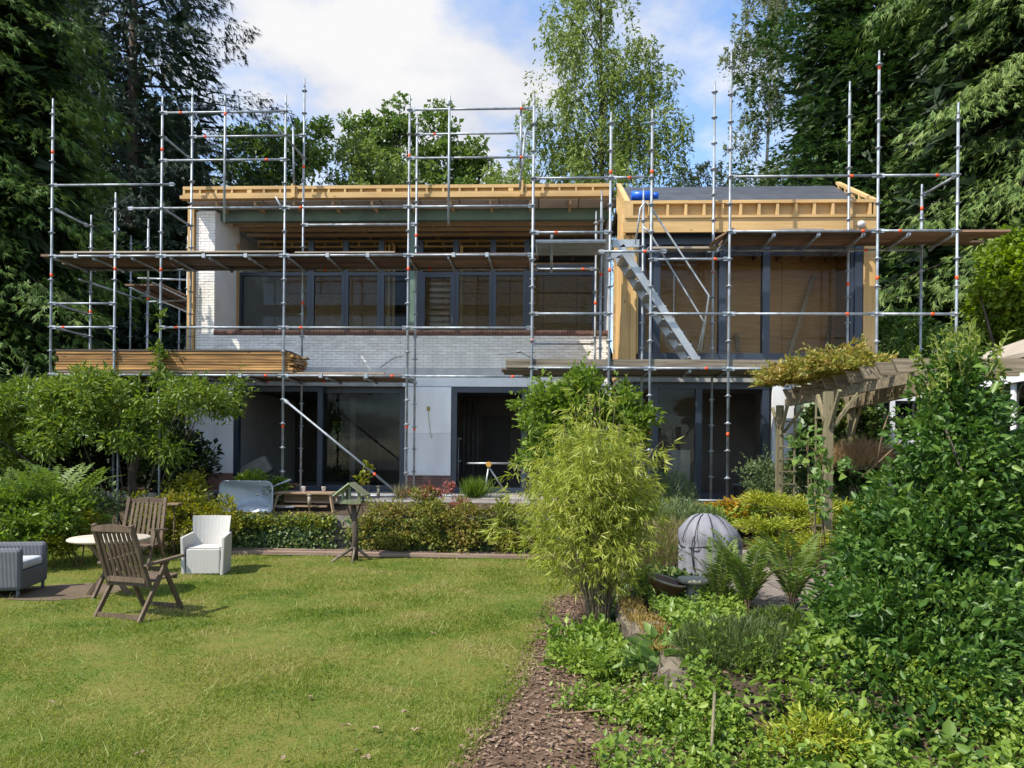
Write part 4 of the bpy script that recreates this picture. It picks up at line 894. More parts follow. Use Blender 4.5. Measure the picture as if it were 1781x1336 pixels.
# aluminium stair with handrails
st = empty('scaffold_stair', (2.75, 14.2, 3.47), 'grey aluminium scaffold stair with tubular handrails rising to the upper deck', 'stair')
T0, T1 = at(1076, 432, 14.2), at(1212, 632, 14.2); T0.z = min(T0.z, 5.72); T1.z = 3.49
for y in (13.80, 14.56):
    MB().bar((T0.x, y, T0.z), (T1.x, y, T1.z), .13, .03, (0, 1, 0)).build('stringer', M_alu, st)
    MB().bx(T0.x - .15, T0.x + .34, y - .015, y + .015, T0.z - .02, T0.z + .12).build('stringer_head', M_alu, st)
for k in range(9):
    f = (k + .7) / 9.5; c = Vector(T0).lerp(T1, f); slab('tread', c.x - .11, c.x + .11, 13.82, 14.54, c.z - .02, c.z + .012, M_alu, st)
for y, pts in ((13.80, [(1105, 425), (1114, 362), (1122, 352), (1130, 358), (1233, 514), (1219, 612)]), (14.50, [(1118, 395), (1128, 402), (1225, 560), (1214, 610)])):
    MB().path([at(a, b, y) for a, b in pts], .019, 8).build('handrail', M_alu, st)
# blue roll
rl = MB(); a, b = Vector((ax(1099, 346, 15.3), 15.42, 7.22)), Vector((ax(1136, 346, 15.3), 15.42, 7.22)); rl.tube(a, b, .095, n=16)
roll = empty('blue_roll', (a.x, a.y, 7.03), 'roll of bright blue membrane lying on the dark wing roof', 'roll'); rl.build('sheet_roll', M_blue, roll)
MB().tube(b, b + Vector((.12, 0, 0)), .065, n=14).build('inner_core', M_blue, roll)

# ------------------------------------------------------------------ stack of planks on the lower left deck
z = zl(6) + .06; xs0, xs1 = -10.45, ax(513, 630, FLY + .1)
lay = 9; th = .0555
for k in range(lay):
    for j in range(4):
        y0 = FLY + .045 + j * .24 + rng.uniform(-.02, .008); e0 = rng.uniform(-.02, .10) if k < lay - 1 else -.03; e1 = rng.uniform(-.12, .04) if k < lay - 1 else -.18
        m = M_boarddark if k == lay - 1 else (M_pilepale if rng.random() < .3 else M_pile)
        row = ('front', 'second', 'third', 'rear')[j]
        pos = ('lowest', 'second', 'third', 'fourth', 'fifth', 'sixth', 'seventh', 'eighth', 'topmost')[k]
        o = slab('stacked_plank', xs0 + e0, xs1 + e1, y0, y0 + .222, z + k * th + rng.uniform(0, .002), z + (k + 1) * th - rng.uniform(.004, .018), m)
        tag(o, 'plank in the left deck stack, %s layer up, %s row' % (pos, row), 'plank', 'planks stacked on the scaffold')

# ------------------------------------------------------------------ garden furniture
def teak_chair(label, loc, rz, s=1.0):
    c = empty('teak_chair', loc, label, 'chair', 'folding teak chairs', rz); c.scale = (s, s, s)
    def B(nm, mb, m=M_teak): return mb.build(nm, m, c, True)
    for sx in (-.27, .27):
        B('back_stile', MB().bar((sx, -.16, .36), (sx * .93, -.41, 1.06), .04, .05, (0, 1, 0)))
        B('arm', MB().bar((sx * 1.14, -.27, .615), (sx * 1.2, .30, .66), .065, .026), M_teak_x)
        B('leg', MB().bar((sx * 1.12, .08, .64), (sx * 1.12, -.34, 0), .03, .05, (0, 1, 0)))
        B('leg', MB().bar((sx * 1.0, .02, .62), (sx * 1.0, .36, 0), .03, .05, (0, 1, 0)))
    rail = MB(); n = 8
    for k in range(n):
        a, b = -.27 + .54 * k / n, -.27 + .54 * (k + 1) / n; f = lambda x: 1.035 + .03 * (1 - (x / .27) ** 2)
        rail.prism([(a, -.425, .985), (b, -.425, .985), (b, -.425, f(b)), (a, -.425, f(a))], (0, .035, 0))
    B('top_rail', rail); B('lower_rail', MB().bar((-.26, -.205, .44), (.26, -.205, .44), .03, .06))
    for k in range(7):
        x = -.20 + k * .0667; B('back_slat', MB().bar((x, -.205, .45), (x * .93, -.40, 1.0), .037, .014, (0, 1, 0)))
    for k in range(8):
        x = -.235 + k * .067; B('seat_slat', MB().bar((x, -.19, .405), (x, .30, .44), .052, .018), M_teak_x)
    B('seat_rail', MB().bar((-.26, -.17, .385), (.26, -.17, .385), .03, .045)); B('seat_rail', MB().bar((-.26, .27, .415), (.26, .27, .415), .03, .045))
    B('stretcher', MB().bar((-.31, -.31, .05), (.31, -.31, .05), .02, .055)); B('stretcher', MB().bar((-.27, .335, .06), (.27, .335, .06), .02, .05))
    return c
teak_chair('weathered slatted teak folding chair nearest the camera, seen from behind', on(228, 1076, 0) + Vector((0, .18, .0)), math.radians(-14), 0.98)
teak_chair('weathered teak folding chair behind the round table by the shrubs', Vector((ax(236, 950, 10.7), 10.7, 0.0)), math.radians(188), 1.06)
tb = empty('round_table', (ax(191, 945, 9.1), 9.1, 0), 'round pale wooden garden table between the two teak chairs', 'table')
o = MB().lathe([(0, .0), (.45, .0), (.475, .012), (.475, .03), (.455, .042), (0, .042)], (0, 0, .70), 36).build('table_top', M_tabletop, tb, True)
for a in (0, math.pi / 2):
    for s in (-1, 1):
        p0 = Vector((math.cos(a) * .28 * s, math.sin(a) * .28 * s, .70)); p1 = Vector((-math.cos(a) * .30 * s, -math.sin(a) * .30 * s, 0)); off = Vector((-math.sin(a), math.cos(a), 0)) * .03 * s
        MB().bar(p0 + off, p1 + off, .03, .05).build('leg', M_teak, tb, True)
MB().bar((-.28, 0, .66), (.28, 0, .66), .04, .05).build('stretcher', M_teak, tb, True)
# white wicker chair
wk = empty('wicker_chair', (ax(361, 960, 11.0), 11.0, 0.0), 'white woven wicker armchair standing on the lawn before the ivy wall', 'chair', rz=math.radians(10)); wk.scale = (.9, .9, .92)
bk = MB(); n = 10
for k in range(n):
    x0, x1 = -.28 + .56 * k / n, -.28 + .56 * (k + 1) / n; cv = lambda x: .30 - .10 * (x / .28) ** 2
    fl_ = lambda x: 1 + .10
    bk.add([(x0, cv(x0) - .05, .40), (x1, cv(x1) - .05, .40), (x1 * 1.12, cv(x1) + .05, .92), (x0 * 1.12, cv(x0) + .05, .92), (x0, cv(x0), .40), (x1, cv(x1), .40), (x1 * 1.12, cv(x1) + .10, .92), (x0 * 1.12, cv(x0) + .10, .92)], [(0, 1, 2, 3), (7, 6, 5, 4), (3, 2, 6, 7), (0, 3, 7, 4), (1, 5, 6, 2)])
bk.build('backrest', M_wickerw, wk, True)
MB().prism([(-.27, -.28, .02), (.27, -.28, .02), (.25, .26, .02), (-.25, .26, .02)], (0, 0, .41)).build('seat', M_wickerw, wk, True, .02)
for s in (-1, 1): MB().prism([(s * .275, -.30, .0), (s * .26, .28, .0), (s * .27, .30, .66), (s * .30, -.30, .62)], (s * .055, 0, 0)).build('arm', M_wickerw, wk, True, .015)
MB().bx(-.25, .25, -.26, .22, .432, .45).build('seat_pad', M_wickerw, wk, True, .008)
# grey rattan armchair
gr = empty('rattan_armchair', (ax(6, 1020, 9.1), 9.1, 0), 'dark grey rattan lounge armchair cut off by the left picture edge', 'chair', rz=math.radians(14))
for y, nm in ((-.40, 'arm'), (.32, 'arm')): MB().bx(-.38, .36, y, y + .1, .10, .62).build(nm, M_wickerg, gr, True, .045)
MB().bx(-.48, -.37, -.40, .42, .10, .72).build('backrest', M_wickerg, gr, True, .045)
MB().bx(-.37, .35, -.299, .319, .10, .33).build('seat', M_wickerg, gr, True, .02)
MB().bx(-.36, .34, -.29, .31, .335, .45).build('cushion', M_cushion, gr, True, .04)
for x in (-.42, .31):
    for y in (-.35, .37): MB().tube((x, y, 0), (x, y, .11), .022, n=6).build('leg', M_wickerg, gr, True)

# ------------------------------------------------------------------ on the terrace edge
BED = 0.70
def rr(w, h, r, y, cx=0, cz=0, n=6):
    pts = []
    for (sx, sz, a0) in ((1, 1, 0), (-1, 1, 90), (-1, -1, 180), (1, -1, 270)):
        for k in range(n + 1):
            a = math.radians(a0 + 90 * k / n); pts.append((cx + sx * (w / 2 - r) + r * math.cos(a), y, cz + sz * (h / 2 - r) + r * math.sin(a)))
    return pts
bc = at(431, 865, 13.95)
wb = empty('wheelbarrow', (bc.x, 13.95, BED), 'grey wheelbarrow tipped on its side with the tray facing out', 'wheelbarrow')
loops = [rr(1.03, .62, .13, 13.86, bc.x, bc.z), rr(.98, .57, .11, 13.87, bc.x, bc.z), rr(.62, .36, .08, 14.2, bc.x + .08, bc.z + .03), rr(.05, .03, .01, 14.205, bc.x + .08, bc.z + .03)]
vs = [p for l in loops for p in l]; n = len(loops[0])
MB().add(vs, [(i*n+k, i*n+(k+1) % n, (i+1)*n+(k+1) % n, (i+1)*n+k) for i in range(3) for k in range(n)], True).build('tray', M_barrow, wb)
rm = [Vector(p) for p in rr(1.03, .62, .13, 13.86, bc.x, bc.z)]; MB().path(rm + [rm[0]], .014, 6, False).build('tray_rim', M_barrow, wb)
MB().path([(bc.x - .3, 14.25, bc.z + .12), (bc.x + .4, 14.2, bc.z + .2), at(506, 834, 14.1)], .018, 8).build('handle', M_steel, wb)
MB().path([(bc.x - .3, 14.25, bc.z - .16), (bc.x + .4, 14.1, bc.z - .2), at(512, 882, 13.9)], .018, 8).build('handle', M_steel, wb)
mw = MB().lathe([(.10, -.04), (.17, -.045), (.19, 0), (.17, .045), (.10, .04)], (0, 0, 0), 20).build('wheel', M_black, wb); mw.location = (bc.x - .66 + bc.x * 0, 14.28, bc.z); mw.rotation_euler = (0.2, 0, 0); mw.matrix_parent_inverse = Matrix.Translation(-Vector(wb.location))
bn0, bn1 = at(484, 855, 14.15), at(584, 855, 14.15)
bn = empty('low_bench', ((bn0.x + bn1.x) / 2, 14.15, BED), 'low weathered wooden bench holding two paper cups beside the wheelbarrow', 'bench')
bz = bn0.z
MB().bx(bn0.x, bn1.x, 13.95, 14.45, bz - .04, bz).build('bench_top', M_bench, bn, bevel=.006)
MB().bx(bn0.x + .05, bn1.x - .05, 14.30, 14.33, bz - .20, bz - .042).build('apron', M_bench, bn)
MB().bx(bn0.x - .02, bn1.x - .12, 13.96, 14.06, bz - .28, bz - .25).build('rail', M_bench, bn); MB().bx(bn0.x + .14, bn1.x + .04, 14.10, 14.2, bz - .205, bz - .18).build('rail', M_bench, bn)
for x, s in ((bn0.x + .05, -1), (bn1.x - .06, 1)):
    for y in (14.0, 14.38): MB().bar((x, y, bz - .041), (x + s * .08, y + (-.06 if y < 14.2 else .04), hz(x, y) - .02), .05, .035).build('leg', M_bench, bn)
for i, (px, nm) in enumerate(((528, 'white paper cup on the bench, the one nearer the wheelbarrow'), (563, 'white paper cup on the bench, the one nearer the bird table'))):
    tag(MB().lathe([(.03, 0), (.042, .10), (.046, .105), (.04, .1), (.028, .01)], (ax(px, 850, 14.15), 14.15, bz), 14).build('paper_cup', M_cup), nm, 'cup', 'paper cups on the bench')
tag(MB().lathe([(.10, 0), (.20, .10), (.21, .11), (.19, .1), (.09, .012)], at(503, 851, 14.75), 16).build('clay_saucer', M_terra), 'shallow brown clay bowl standing behind the low bench', 'bowl')
def stake_lamp(px, y0, y1, yb, Y, label):
    p = at(px, y1, Y); b = Vector((p.x, Y, hz(p.x, Y) - .02)); q = at(px, y0, Y)
    e = empty('garden_stake', b, label, 'stake light')
    MB().tube(b, p, .008, n=6).build('stake', M_twig, e); MB().tube(p, q, .032, n=12).build('glass_cylinder', M_rim, e); MB().lathe([(.045, 0), (.045, .015), (.01, .03)], q, 12).build('cap', M_rim, e)
stake_lamp(538, 862, 880, 895, 13.9, 'small glass cylinder on a stake in front of the low bench')
stake_lamp(658, 847, 864, 880, 14.0, 'small grey cylinder on a stake right of the bird table')
p = at(303, 878, 12.6); e = empty('feeding_dish', (p.x, 12.6, 0), 'little wooden feeding dish on a thin post among yellow shrubs', 'bird feeder')
MB().tube((p.x, 12.6, 0), (p.x, 12.6, p.z), .015, n=6).build('post', M_teak, e); MB().bx(p.x - .11, p.x + .11, 12.5, 12.7, p.z, p.z + .03).build('dish', M_bench, e)
# steel tubes lying about on the terrace
for a, b, z, lab in (((585, 872, 14.6), (740, 866, 14.7), 0, 'long loose steel tube lying along the terrace behind the bird table'), ((548, 886, 14.3), (640, 884, 14.4), 0, 'short loose steel tube lying under the low bench'), ((690, 866, 14.9), (880, 864, 14.95), 0, 'long loose steel tube lying before the doorway right of the brace'), ((1190, 878, 14.35), (1300, 879, 14.4), 0, 'loose steel tube lying behind the orange flowers')):
    p, q = at(*a), at(*b); p.z = hz(p.x, p.y) + .05; q.z = hz(q.x, q.y) + .05
    if p.y > 14.6: p.z = q.z = TZ + .03
    tag(MB().tube(p, q, .026, n=8).build('steel_tube', M_steel), lab, 'tube', 'loose scaffold tubes')
tag(MB().bx(ax(1180, 866, 14.5), ax(1300, 866, 14.5), 14.35, 14.58, .86, .93).build('terrace_step', M_slab), 'flat stone step at the terrace edge before the wing door', 'step')

# bird table
b0 = on(617, 975, 0.0); bt = empty('bird_table', (b0.x, b0.y, 0), 'rustic wooden bird table with a gabled green roof on a branch post', 'bird table')
BX, BY = b0.x, b0.y; s = F / BY; Z = lambda py: EYE + (CY - py) / s - .03
MB().path([(BX, BY, 0), (BX + .01, BY, .45), (BX - .03, BY, Z(880))], [.058, .052, .045], 9).build('post', M_bark, bt)
for dx, dy, r in ((-.34, -.26, .032), (.05, -.36, .026), (.26, .12, .03), (-.12, .3, .03)): MB().path([(BX + dx, BY + dy, 0.0), (BX, BY, .24)], [r * .7, r], 7).build('foot', M_log, bt)
zp = Z(876); MB().bx(BX - .21, BX + .13, BY - .16, BY + .16, zp, zp + .035).build('platform', M_green_wood, bt)
MB().bx(BX - .22, BX + .14, BY - .18, BY - .161, zp, zp + .07).build('edge_strip', M_green_wood, bt)
for dx, dy in ((-.18, -.14), (.10, -.14), (-.18, .14), (.10, .14)): MB().bx(BX + dx - .02, BX + dx + .02, BY + dy - .02, BY + dy + .02, zp + .036, Z(856)).build('roof_post', M_green_wood, bt)
zt, ze = Z(839), Z(861)
for sx in (-1, 1):
    MB().prism([(BX - .06, BY - .24, zt), (BX - .06 + sx * .27, BY - .24, ze), (BX - .06 + sx * .27, BY - .24, ze - .02), (BX - .06, BY - .24, zt - .022)], (0, .46, 0)).build('roof_board', M_shedgreen if sx < 0 else M_green_wood, bt)
MB().bar((BX - .06, BY - .22, zt - .03), (BX - .06, BY + .2, zt - .03), .03, .03).build('ridge_bar', M_green_wood, bt)
MB().bx(BX - .08, BX - .04, BY - .16, BY - .12, zp + .036, zt - .03).build('roof_post', M_green_wood, bt)
for sx in (-1, 1): MB().path([(BX - .02, BY, .62), (BX - .03 + sx * .13, BY - .02, zp - .0)], .015, 6).build('strut', M_bark, bt)
# two long planks on the lawn
for y0, z0, lab in ((13.22, .0, 'long grey plank on the lawn, the rear one against the wall foot'), (12.9, .0, 'long grey plank on the lawn, the front one under the bird table')):
    mb = MB(); xa, xb = -5.95 + (0.2 if y0 > 13 else 0), .35
    mb.bx(xa, xb, y0, y0 + .2, .03, .085); tag(mb.build('lawn_plank', M_lawnplank), lab, 'plank', 'planks on the lawn')
    tag(MB().bx(xa + .1, xb, y0 + .012, y0 + .19, -.01, .0295).build('lawn_plank', M_board), lab.replace('long grey plank', 'brown plank underneath'), 'plank', 'planks on the lawn')

# retaining wall of stacked stones
rw = MB().bx(-6.3, .25, 13.63, 13.72, -.02, .70).build('retaining_wall', M_soil); tag(rw, 'low dry stone retaining wall overgrown with ivy below the terrace', 'wall')
for r in range(6):
    x = -6.3 + rng.uniform(0, .2)
    while x < .2:
        w = rng.uniform(.2, .42); block('stone', (x + w / 2, 13.62 + rng.uniform(-.02, .02), .055 + r * .115), (w - .02, .1, .104), M_stone, rw, (rng.normal(0, .02), rng.normal(0, .015), rng.normal(0, .03))); x += w

# ------------------------------------------------------------------ right-hand garden objects
PZ = .34
bq = at(1234, 960, 9.3); bb = empty('covered_barbecue', (bq.x, 9.3, PZ), 'kettle barbecue under a wrinkled grey cover tied with black cord', 'barbecue')
prof = [(.0, 1.14), (.09, 1.135), (.18, 1.10), (.26, 1.03), (.325, .93), (.36, .82), (.345, .785), (.36, .72), (.35, .55), (.345, .40), (.345, .36)]
vs = []; NN = 56
for i, (r, z) in enumerate(prof):
    for k in range(NN):
        th = 2 * math.pi * k / NN; f = 1 + (.06 * math.sin(7 * th + z * 2) + .05 * math.sin(13 * th + 1 + z * 3) + .035 * math.sin(23 * th - z * 4)) * min(1, r / .3) * (.35 if i < 4 else 1); vs.append((bq.x + r * f * math.cos(th) - .05 * (1.1 - z) * 0 + -.05 * max(0, z - .8) / .3, 9.3 + r * f * math.sin(th), PZ + (z - .36) * .98 + .02 + .02 * math.sin(5 * th) * (i > 8)))
MB().add(vs, [(i*NN+k, i*NN+(k+1) % NN, (i+1)*NN+(k+1) % NN, (i+1)*NN+k)[::-1] for i in range(len(prof)-1) for k in range(NN)], True).build('cover', M_cover, bb)
MB().path([(bq.x + .372 * math.cos(a), 9.3 + .372 * math.sin(a), PZ + .40 + .02 * math.sin(3 * a)) for a in np.linspace(0, 2 * math.pi, 40)], .008, 5, False).build('cord', M_cord, bb)
MB().path([(bq.x - .05, 9.3 - .2, PZ + .70), (bq.x - .25, 9.3 - .24, PZ + .5), (bq.x - .27, 9.3 - .25, PZ + .36), (bq.x - .24, 9.3 - .26, PZ + .12)], .007, 5).build('cord', M_cord, bb)
for a in (3.7, 4.15, 4.75, 5.4): MB().path([(bq.x - .05 + r * math.cos(a) * 1.04, 9.3 + r * math.sin(a) * 1.04, PZ + (z - .36) * .98 + .026) for r, z in prof[1:7]], .0055, 5, False).build('cord', M_cord, bb)
for a in (0.5, 2.6, 4.7): MB().tube((bq.x + .2 * math.cos(a), 9.3 + .2 * math.sin(a), PZ - .04), (bq.x + .15 * math.cos(a), 9.3 + .15 * math.sin(a), PZ + .3), .014, n=6).build('leg', M_steel, bb)
tp = at(1152, 1026, 7.75)
po = empty('plant_bowl', (tp.x, 7.75, PZ + .04), 'tilted brown glazed bowl with a pale rim under the bamboo', 'bowl'); po.rotation_euler = (math.radians(3), math.radians(15), 0)
MB().lathe([(.10, 0), (.15, .06), (.195, .15), (.205, .165), (.185, .165), (.14, .08), (.05, .03)], (0, 0, 0), 26).build('bowl_body', M_terra, po, True)
MB().path([(.2 * math.cos(q), .2 * math.sin(q), .168) for q in np.linspace(0, 2 * math.pi, 33)], .013, 6, False).build('rim', M_rim, po, True)
bp = at(1206, 1016, 7.8)
bbth = empty('bird_bath', (bp.x, 7.8, PZ), 'small pale stone bird bath on a short pedestal beside the fern', 'bird bath')
MB().lathe([(.05, 0), (.165, .0), (.175, .03), (.16, .045), (.12, .02), (.02, .012)], (bp.x, 7.8, bp.z + .02), 24).build('basin', M_birdbath, bbth)
MB().lathe([(.10, 0), (.085, .04), (.07, bp.z + .03 - PZ)], (bp.x, 7.8, PZ - .02), 14).build('pedestal', M_birdbath, bbth).scale = (1, 1, 1)
# stone patio slabs
pt = MB().bx(2.05, 4.6, 6.97, 9.9, .2, .345).build('patio', M_concrete); tag(pt, kind='structure')
for i in range(5):
    for j in range(5):
        x = 2.03 + i * .51; y = 6.95 + j * .58; slab('paving_slab', x, x + .49, y, y + .56, .346, .395 + rng.uniform(-.006, .006), M_slab, pt)
slab('patio_step', 2.5, 4.5, 9.9, 10.3, .2, .56, M_slab, pt)
# mossy edging
ed = empty('mossy_edging', (1.0, 6.2, 0), 'old crumbling wooden edging topped with orange moss beside the bark path', 'edging')
sec = [(-.10, -.05), (-.115, .12), (-.10, .26), (-.06, .345), (.03, .36), (.10, .32), (.12, .2), (.12, -.05)]; vs = []; NY = 44
for i in range(NY):
    y = 5.1 + 2.5 * i / (NY - 1); cxm = 1.0 - .075 * (y - 5.15); hf = (1 + .10 * math.sin(y * 6.1) + .06 * math.sin(y * 17)) * min(1, .25 + (y - 5.1) * 1.6)
    for q, (dx, dz) in enumerate(sec): vs.append((cxm + dx * (1 + .22 * math.sin(y * 11 + q * 2.1)) + rng.normal(0, .008), y, dz * hf + rng.normal(0, .009)))
NQ = len(sec); MB().add(vs, [(i*NQ+k, i*NQ+k+1, (i+1)*NQ+k+1, (i+1)*NQ+k)[::-1] for i in range(NY-1) for k in range(NQ-1)] + [tuple(range(NQ)), tuple(range((NY-1)*NQ, NY*NQ))[::-1]], False).build('edging_body', M_log, ed)
n = 5000; my = rng.uniform(5.6, 7.5, n); mx = 1.0 - .075 * (my - 5.15) + rng.normal(0, .055, n); d = rnd(n, .5); d[:, 2] += 1
leaf_obj('moss_cap', leaf_arrays(np.stack([mx, my, .35 + .036 * np.sin(my * 6.1) + rng.uniform(-.02, .02, n)], 1), d, rng.uniform(.02, .05, n), .012, .1), leafmat('moss_tuft', [(.16, .12, .03), (.27, .19, .05), (.36, .25, .08)], .2, .9, 5), ed)
for i, (x, y, sx, lab) in enumerate(((1.35, 5.25, .5, 'dark edging stone under the heather, left end of the row'), (1.82, 5.2, .42, 'dark edging stone under the heather, middle of the row'), (2.25, 5.3, .4, 'dark edging stone under the heather, right end of the row'))):
    mb = MB().lathe([(.2, 0), (.30, .05), (.31, .2), (.24, .32), (.1, .35)], (0, 0, 0), 9, False).build('edging_stone', M_stone); mb.scale = (sx, .5, .9); mb.location = (x, y, -.02); mb.rotation_euler = (0, 0, i * 1.1); tag(mb, lab, 'stone', 'edging stones')
p = on(1445, 1148, .36); mb = MB().path([(p.x - .12, p.y - .04, .33), (p.x, p.y, .38), (p.x + .18, p.y + .05, .39), (p.x + .34, p.y + .1, .36)], [.03, .055, .05, .03], 8).build('pale_stone', M_pale_stone); tag(mb, 'long pale grey stone lying in the bed by the privet', 'stone')
tag(MB().tube(on(1236, 1330, .05), on(1243, 1218, .32) * 1 + Vector((0, 0, .05)), .010, n=6).build('garden_cane', M_pergola_z), 'brown cane stuck in the ground at the bottom edge', 'cane')
p = on(985, 1245, .03); tag(MB().path([p + Vector((-.1, .02, 0)), p + Vector((.3, .0, .05)), p + Vector((.75, .3, .25))], [.008, .007, .004], 5).build('fallen_twig', M_twig), 'bare fallen twig arching over the bark path', 'twig')

# pergola
pg = empty('pergola', (3.8, 9.5, .5), 'weathered wooden garden pergola with overlapping rafters and trellis posts', 'pergola')
PB = 2.68
def pxl(y): return float(np.interp(y, [8.5, 12.3], [ax(1552, 621, 8.5), ax(1362, 690, 12.3)]))
RBX = lambda y: pxl(y) + 1.05
posts = [(ax(1440, 760, 9.7), 9.7), (ax(1356, 760, 12.2), 12.2), (RBX(12.2), 12.2), (RBX(9.7), 9.7), (ax(1664, 640, 8.2), 8.35)]
for x, y in posts:
    MB().bx(x - .05, x + .05, y - .05, y + .05, hz(x, y) - .05, PB - .002).build('post', M_pergola_z, pg)
    for s_ in (-1, 1):
        if y + s_ * .42 > 8.3: MB().bar((x, y + s_ * .05, PB - .46), (x, y + s_ * .38, PB - .02), .05, .04, (1, 0, 0)).build('brace', M_pergola_z, pg)
    if x < 4: MB().bar((x + .05, y, PB - .46), (x + .38, y, PB - .02), .04, .05, (0, 1, 0)).build('brace', M_pergola_z, pg)
MB().bar((pxl(8.4) + .28, 8.4, PB + .06), (pxl(12.5) + .12, 12.5, PB + .06), .06, .12).build('beam', M_pergola_x, pg)
MB().bar((ax(1664, 640, 8.2), 8.15, PB + .02), (RBX(12.5), 12.5, PB + .04), .11, .19).build('beam', M_pergola_x, pg)
for y in np.linspace(8.5, 12.3, 10):
    xl = pxl(y); z0 = PB + .122; dz = rng.uniform(-.008, .008)
    MB().prism([(xl + .07, y, z0 + dz), (5.5, y, z0), (5.5, y, z0 + .15), (xl, y, z0 + .15 + dz)], (0, .05, 0)).build('rafter', M_pergola_x, pg)
tx, ty = posts[1]
for dx in (-.02, .20): MB().bx(tx + dx - .012, tx + dx + .012, ty - .12, ty - .10, hz(tx, ty), PB - .05).build('trellis_lath', M_pergola_z, pg)
for k in range(8): MB().bx(tx - .05, tx + .23, ty - .14, ty - .121, 1.0 + k * .2, 1.022 + k * .2).build('trellis_lath', M_pergola_z, pg)
tx, ty = posts[0]
for k in range(7): MB().bx(tx - .17, tx - .05, ty - .02, ty, .95 + k * .23, .975 + k * .23).build('trellis_lath', M_pergola_z, pg)
MB().bx(tx - .16, tx - .14, ty + .002, ty + .02, .6, PB - .1).build('trellis_lath', M_pergola_z, pg)

# green and white garden shed
sh = empty('garden_shed', (6, 12.6, .6), 'pale green wooden garden shed with white windows behind the pergola', 'shed')
SY = 12.75; S_ = lambda px: ax(px, 720, SY); zs = lambda py: az(py, SY, 1550)
for k in range(6): slab('wall_board', S_(1448), 6.3, SY + (.01 if k % 2 else 0), SY + .06, .72 + k * .19, .905 + k * .19, M_shedgreen, sh)
slab('sill_board', S_(1500), 6.3, SY - .02, SY + .05, zs(780), zs(772), M_shedgreen, sh)
slab('fascia', S_(1440), 6.0, SY - .05, SY + .04, zs(688), zs(664), M_shedgreen, sh)
slab('wall_board', S_(1448), S_(1512), SY, SY + .05, 1.87, zs(690), M_shedgreen, sh)
wn_ = MB(); x0, x1, z0, z1 = S_(1548), S_(1604), zs(771), zs(690)
for a in ((x0, x0 + .07, z0, z1), (x1 - .07, x1, z0, z1), (x0 + .07, x1 - .07, z0, z0 + .07), (x0 + .07, x1 - .07, z1 - .07, z1)): wn_.bx(a[0], a[1], SY - .03, SY + .05, a[2], a[3])
w_ = wn_.build('window', M_shedwhite, sh); MB().bx(x0 + .07, x1 - .07, SY, SY + .01, z0 + .07, z1 - .07).build('pane', M_darkglass, w_)
MB().bx(S_(1512), x0, SY + .01, SY + .02, z0, z1).build('pane', M_darkglass, w_)
slab('back_wall', S_(1440), 9, SY + 1.6, SY + 1.7, .6, 3.3, M_darkdoor, sh); slab('side_wall', S_(1440), S_(1440) + .06, SY + .07, SY + 1.6, .6, 3.2, M_shedgreen, sh)
MB().prism([(S_(1440), SY - .12, zs(664) + .002), (S_(1440), SY + 1.9, zs(664) + .2), (S_(1440), SY + 1.9, zs(664) + .27), (S_(1440), SY - .12, zs(664) + .07)], (4.2, 0, 0)).build('roof', M_shedroof, sh)
# glazed side wing of the shed
for k in range(5):
    y = 8.2 + k * 1.05; MB().bx(6.28, 6.36, y, y + .08, .5, 2.86).build('glazing_post', M_shedwhite, sh)
    if k < 4: MB().bx(6.31, 6.32, y + .08, y + 1.05, 1.3, 2.86).build('pane', M_darkglass, sh); MB().bx(6.29, 6.34, y + .08, y + 1.05, .5, 1.3).build('panel', M_shedwhite, sh)
MB().bx(6.22, 6.38, 8.0, SY - .06, 2.862, 2.95).build('gutter', M_shedwhite, sh); MB().bx(6.26, 6.36, 8.0, SY - .06, 2.952, 3.16).build('fascia', M_shedgreen, sh)
MB().prism([(6.2, 8.0, 3.17), (8.5, 8.0, 4.0), (8.5, 8.0, 4.06), (6.2, 8.0, 3.23)], (0, SY - 8.1, 0)).build('roof', M_shedroof, sh)
MB().bx(7.6, 7.7, 8.0, SY, .5, 3.5).build('inner_wall', M_darkdoor, sh)

# ------------------------------------------------------------------ things in and before the ground-floor rooms
c = at(440, 815, 18.0); sf = empty('armchair', (c.x, 18.0, TZ), 'upturned pale grey upholstered armchair inside the left doorway', 'armchair')
o = MB().bx(-.42, .42, -.3, .3, -.22, .22).build('seat_block', M_sofa, sf, True, .08); o.location = (0.05, 0, .45); o.rotation_euler = (0, math.radians(-28), .2)
o = MB().bx(-.5, .5, -.3, .3, -.1, .1).build('cushion', M_sofa, sf, True, .08); o.location = (.45, 0, .12)
c = at(1180, 812, 15.7); tag(MB().bx(c.x - .22, c.x + .24, 15.7, 15.73, TZ, az(780, 15.7)).build('leaning_board', M_concrete), 'pale board leaning inside the wing door', 'board')
c = at(1410, 860, 14.95); tb_ = empty('black_tub', (c.x - .75 + .55, 14.9, TZ), 'black round tub with a lid before the wing door', 'tub')
cx_ = ax(1280, 840, 14.95)
cx_ = ax(1292, 840, 14.9); tb_.location.x = cx_
MB().lathe([(.15, 0), (.19, .30), (.2, .31)], (cx_, 14.9, TZ), 20).build('body', M_black, tb_); MB().lathe([(.0, .312), (.205, .312), (.205, .33), (.18, .35), (0, .355)], (cx_, 14.9, TZ), 20).build('lid', M_wickerg, tb_)
c = at(850, 812, 16.7); sw = empty('work_stand', (c.x, 16.7, TZ), 'white folding work stand with a yellow joint in the middle doorway', 'stand')
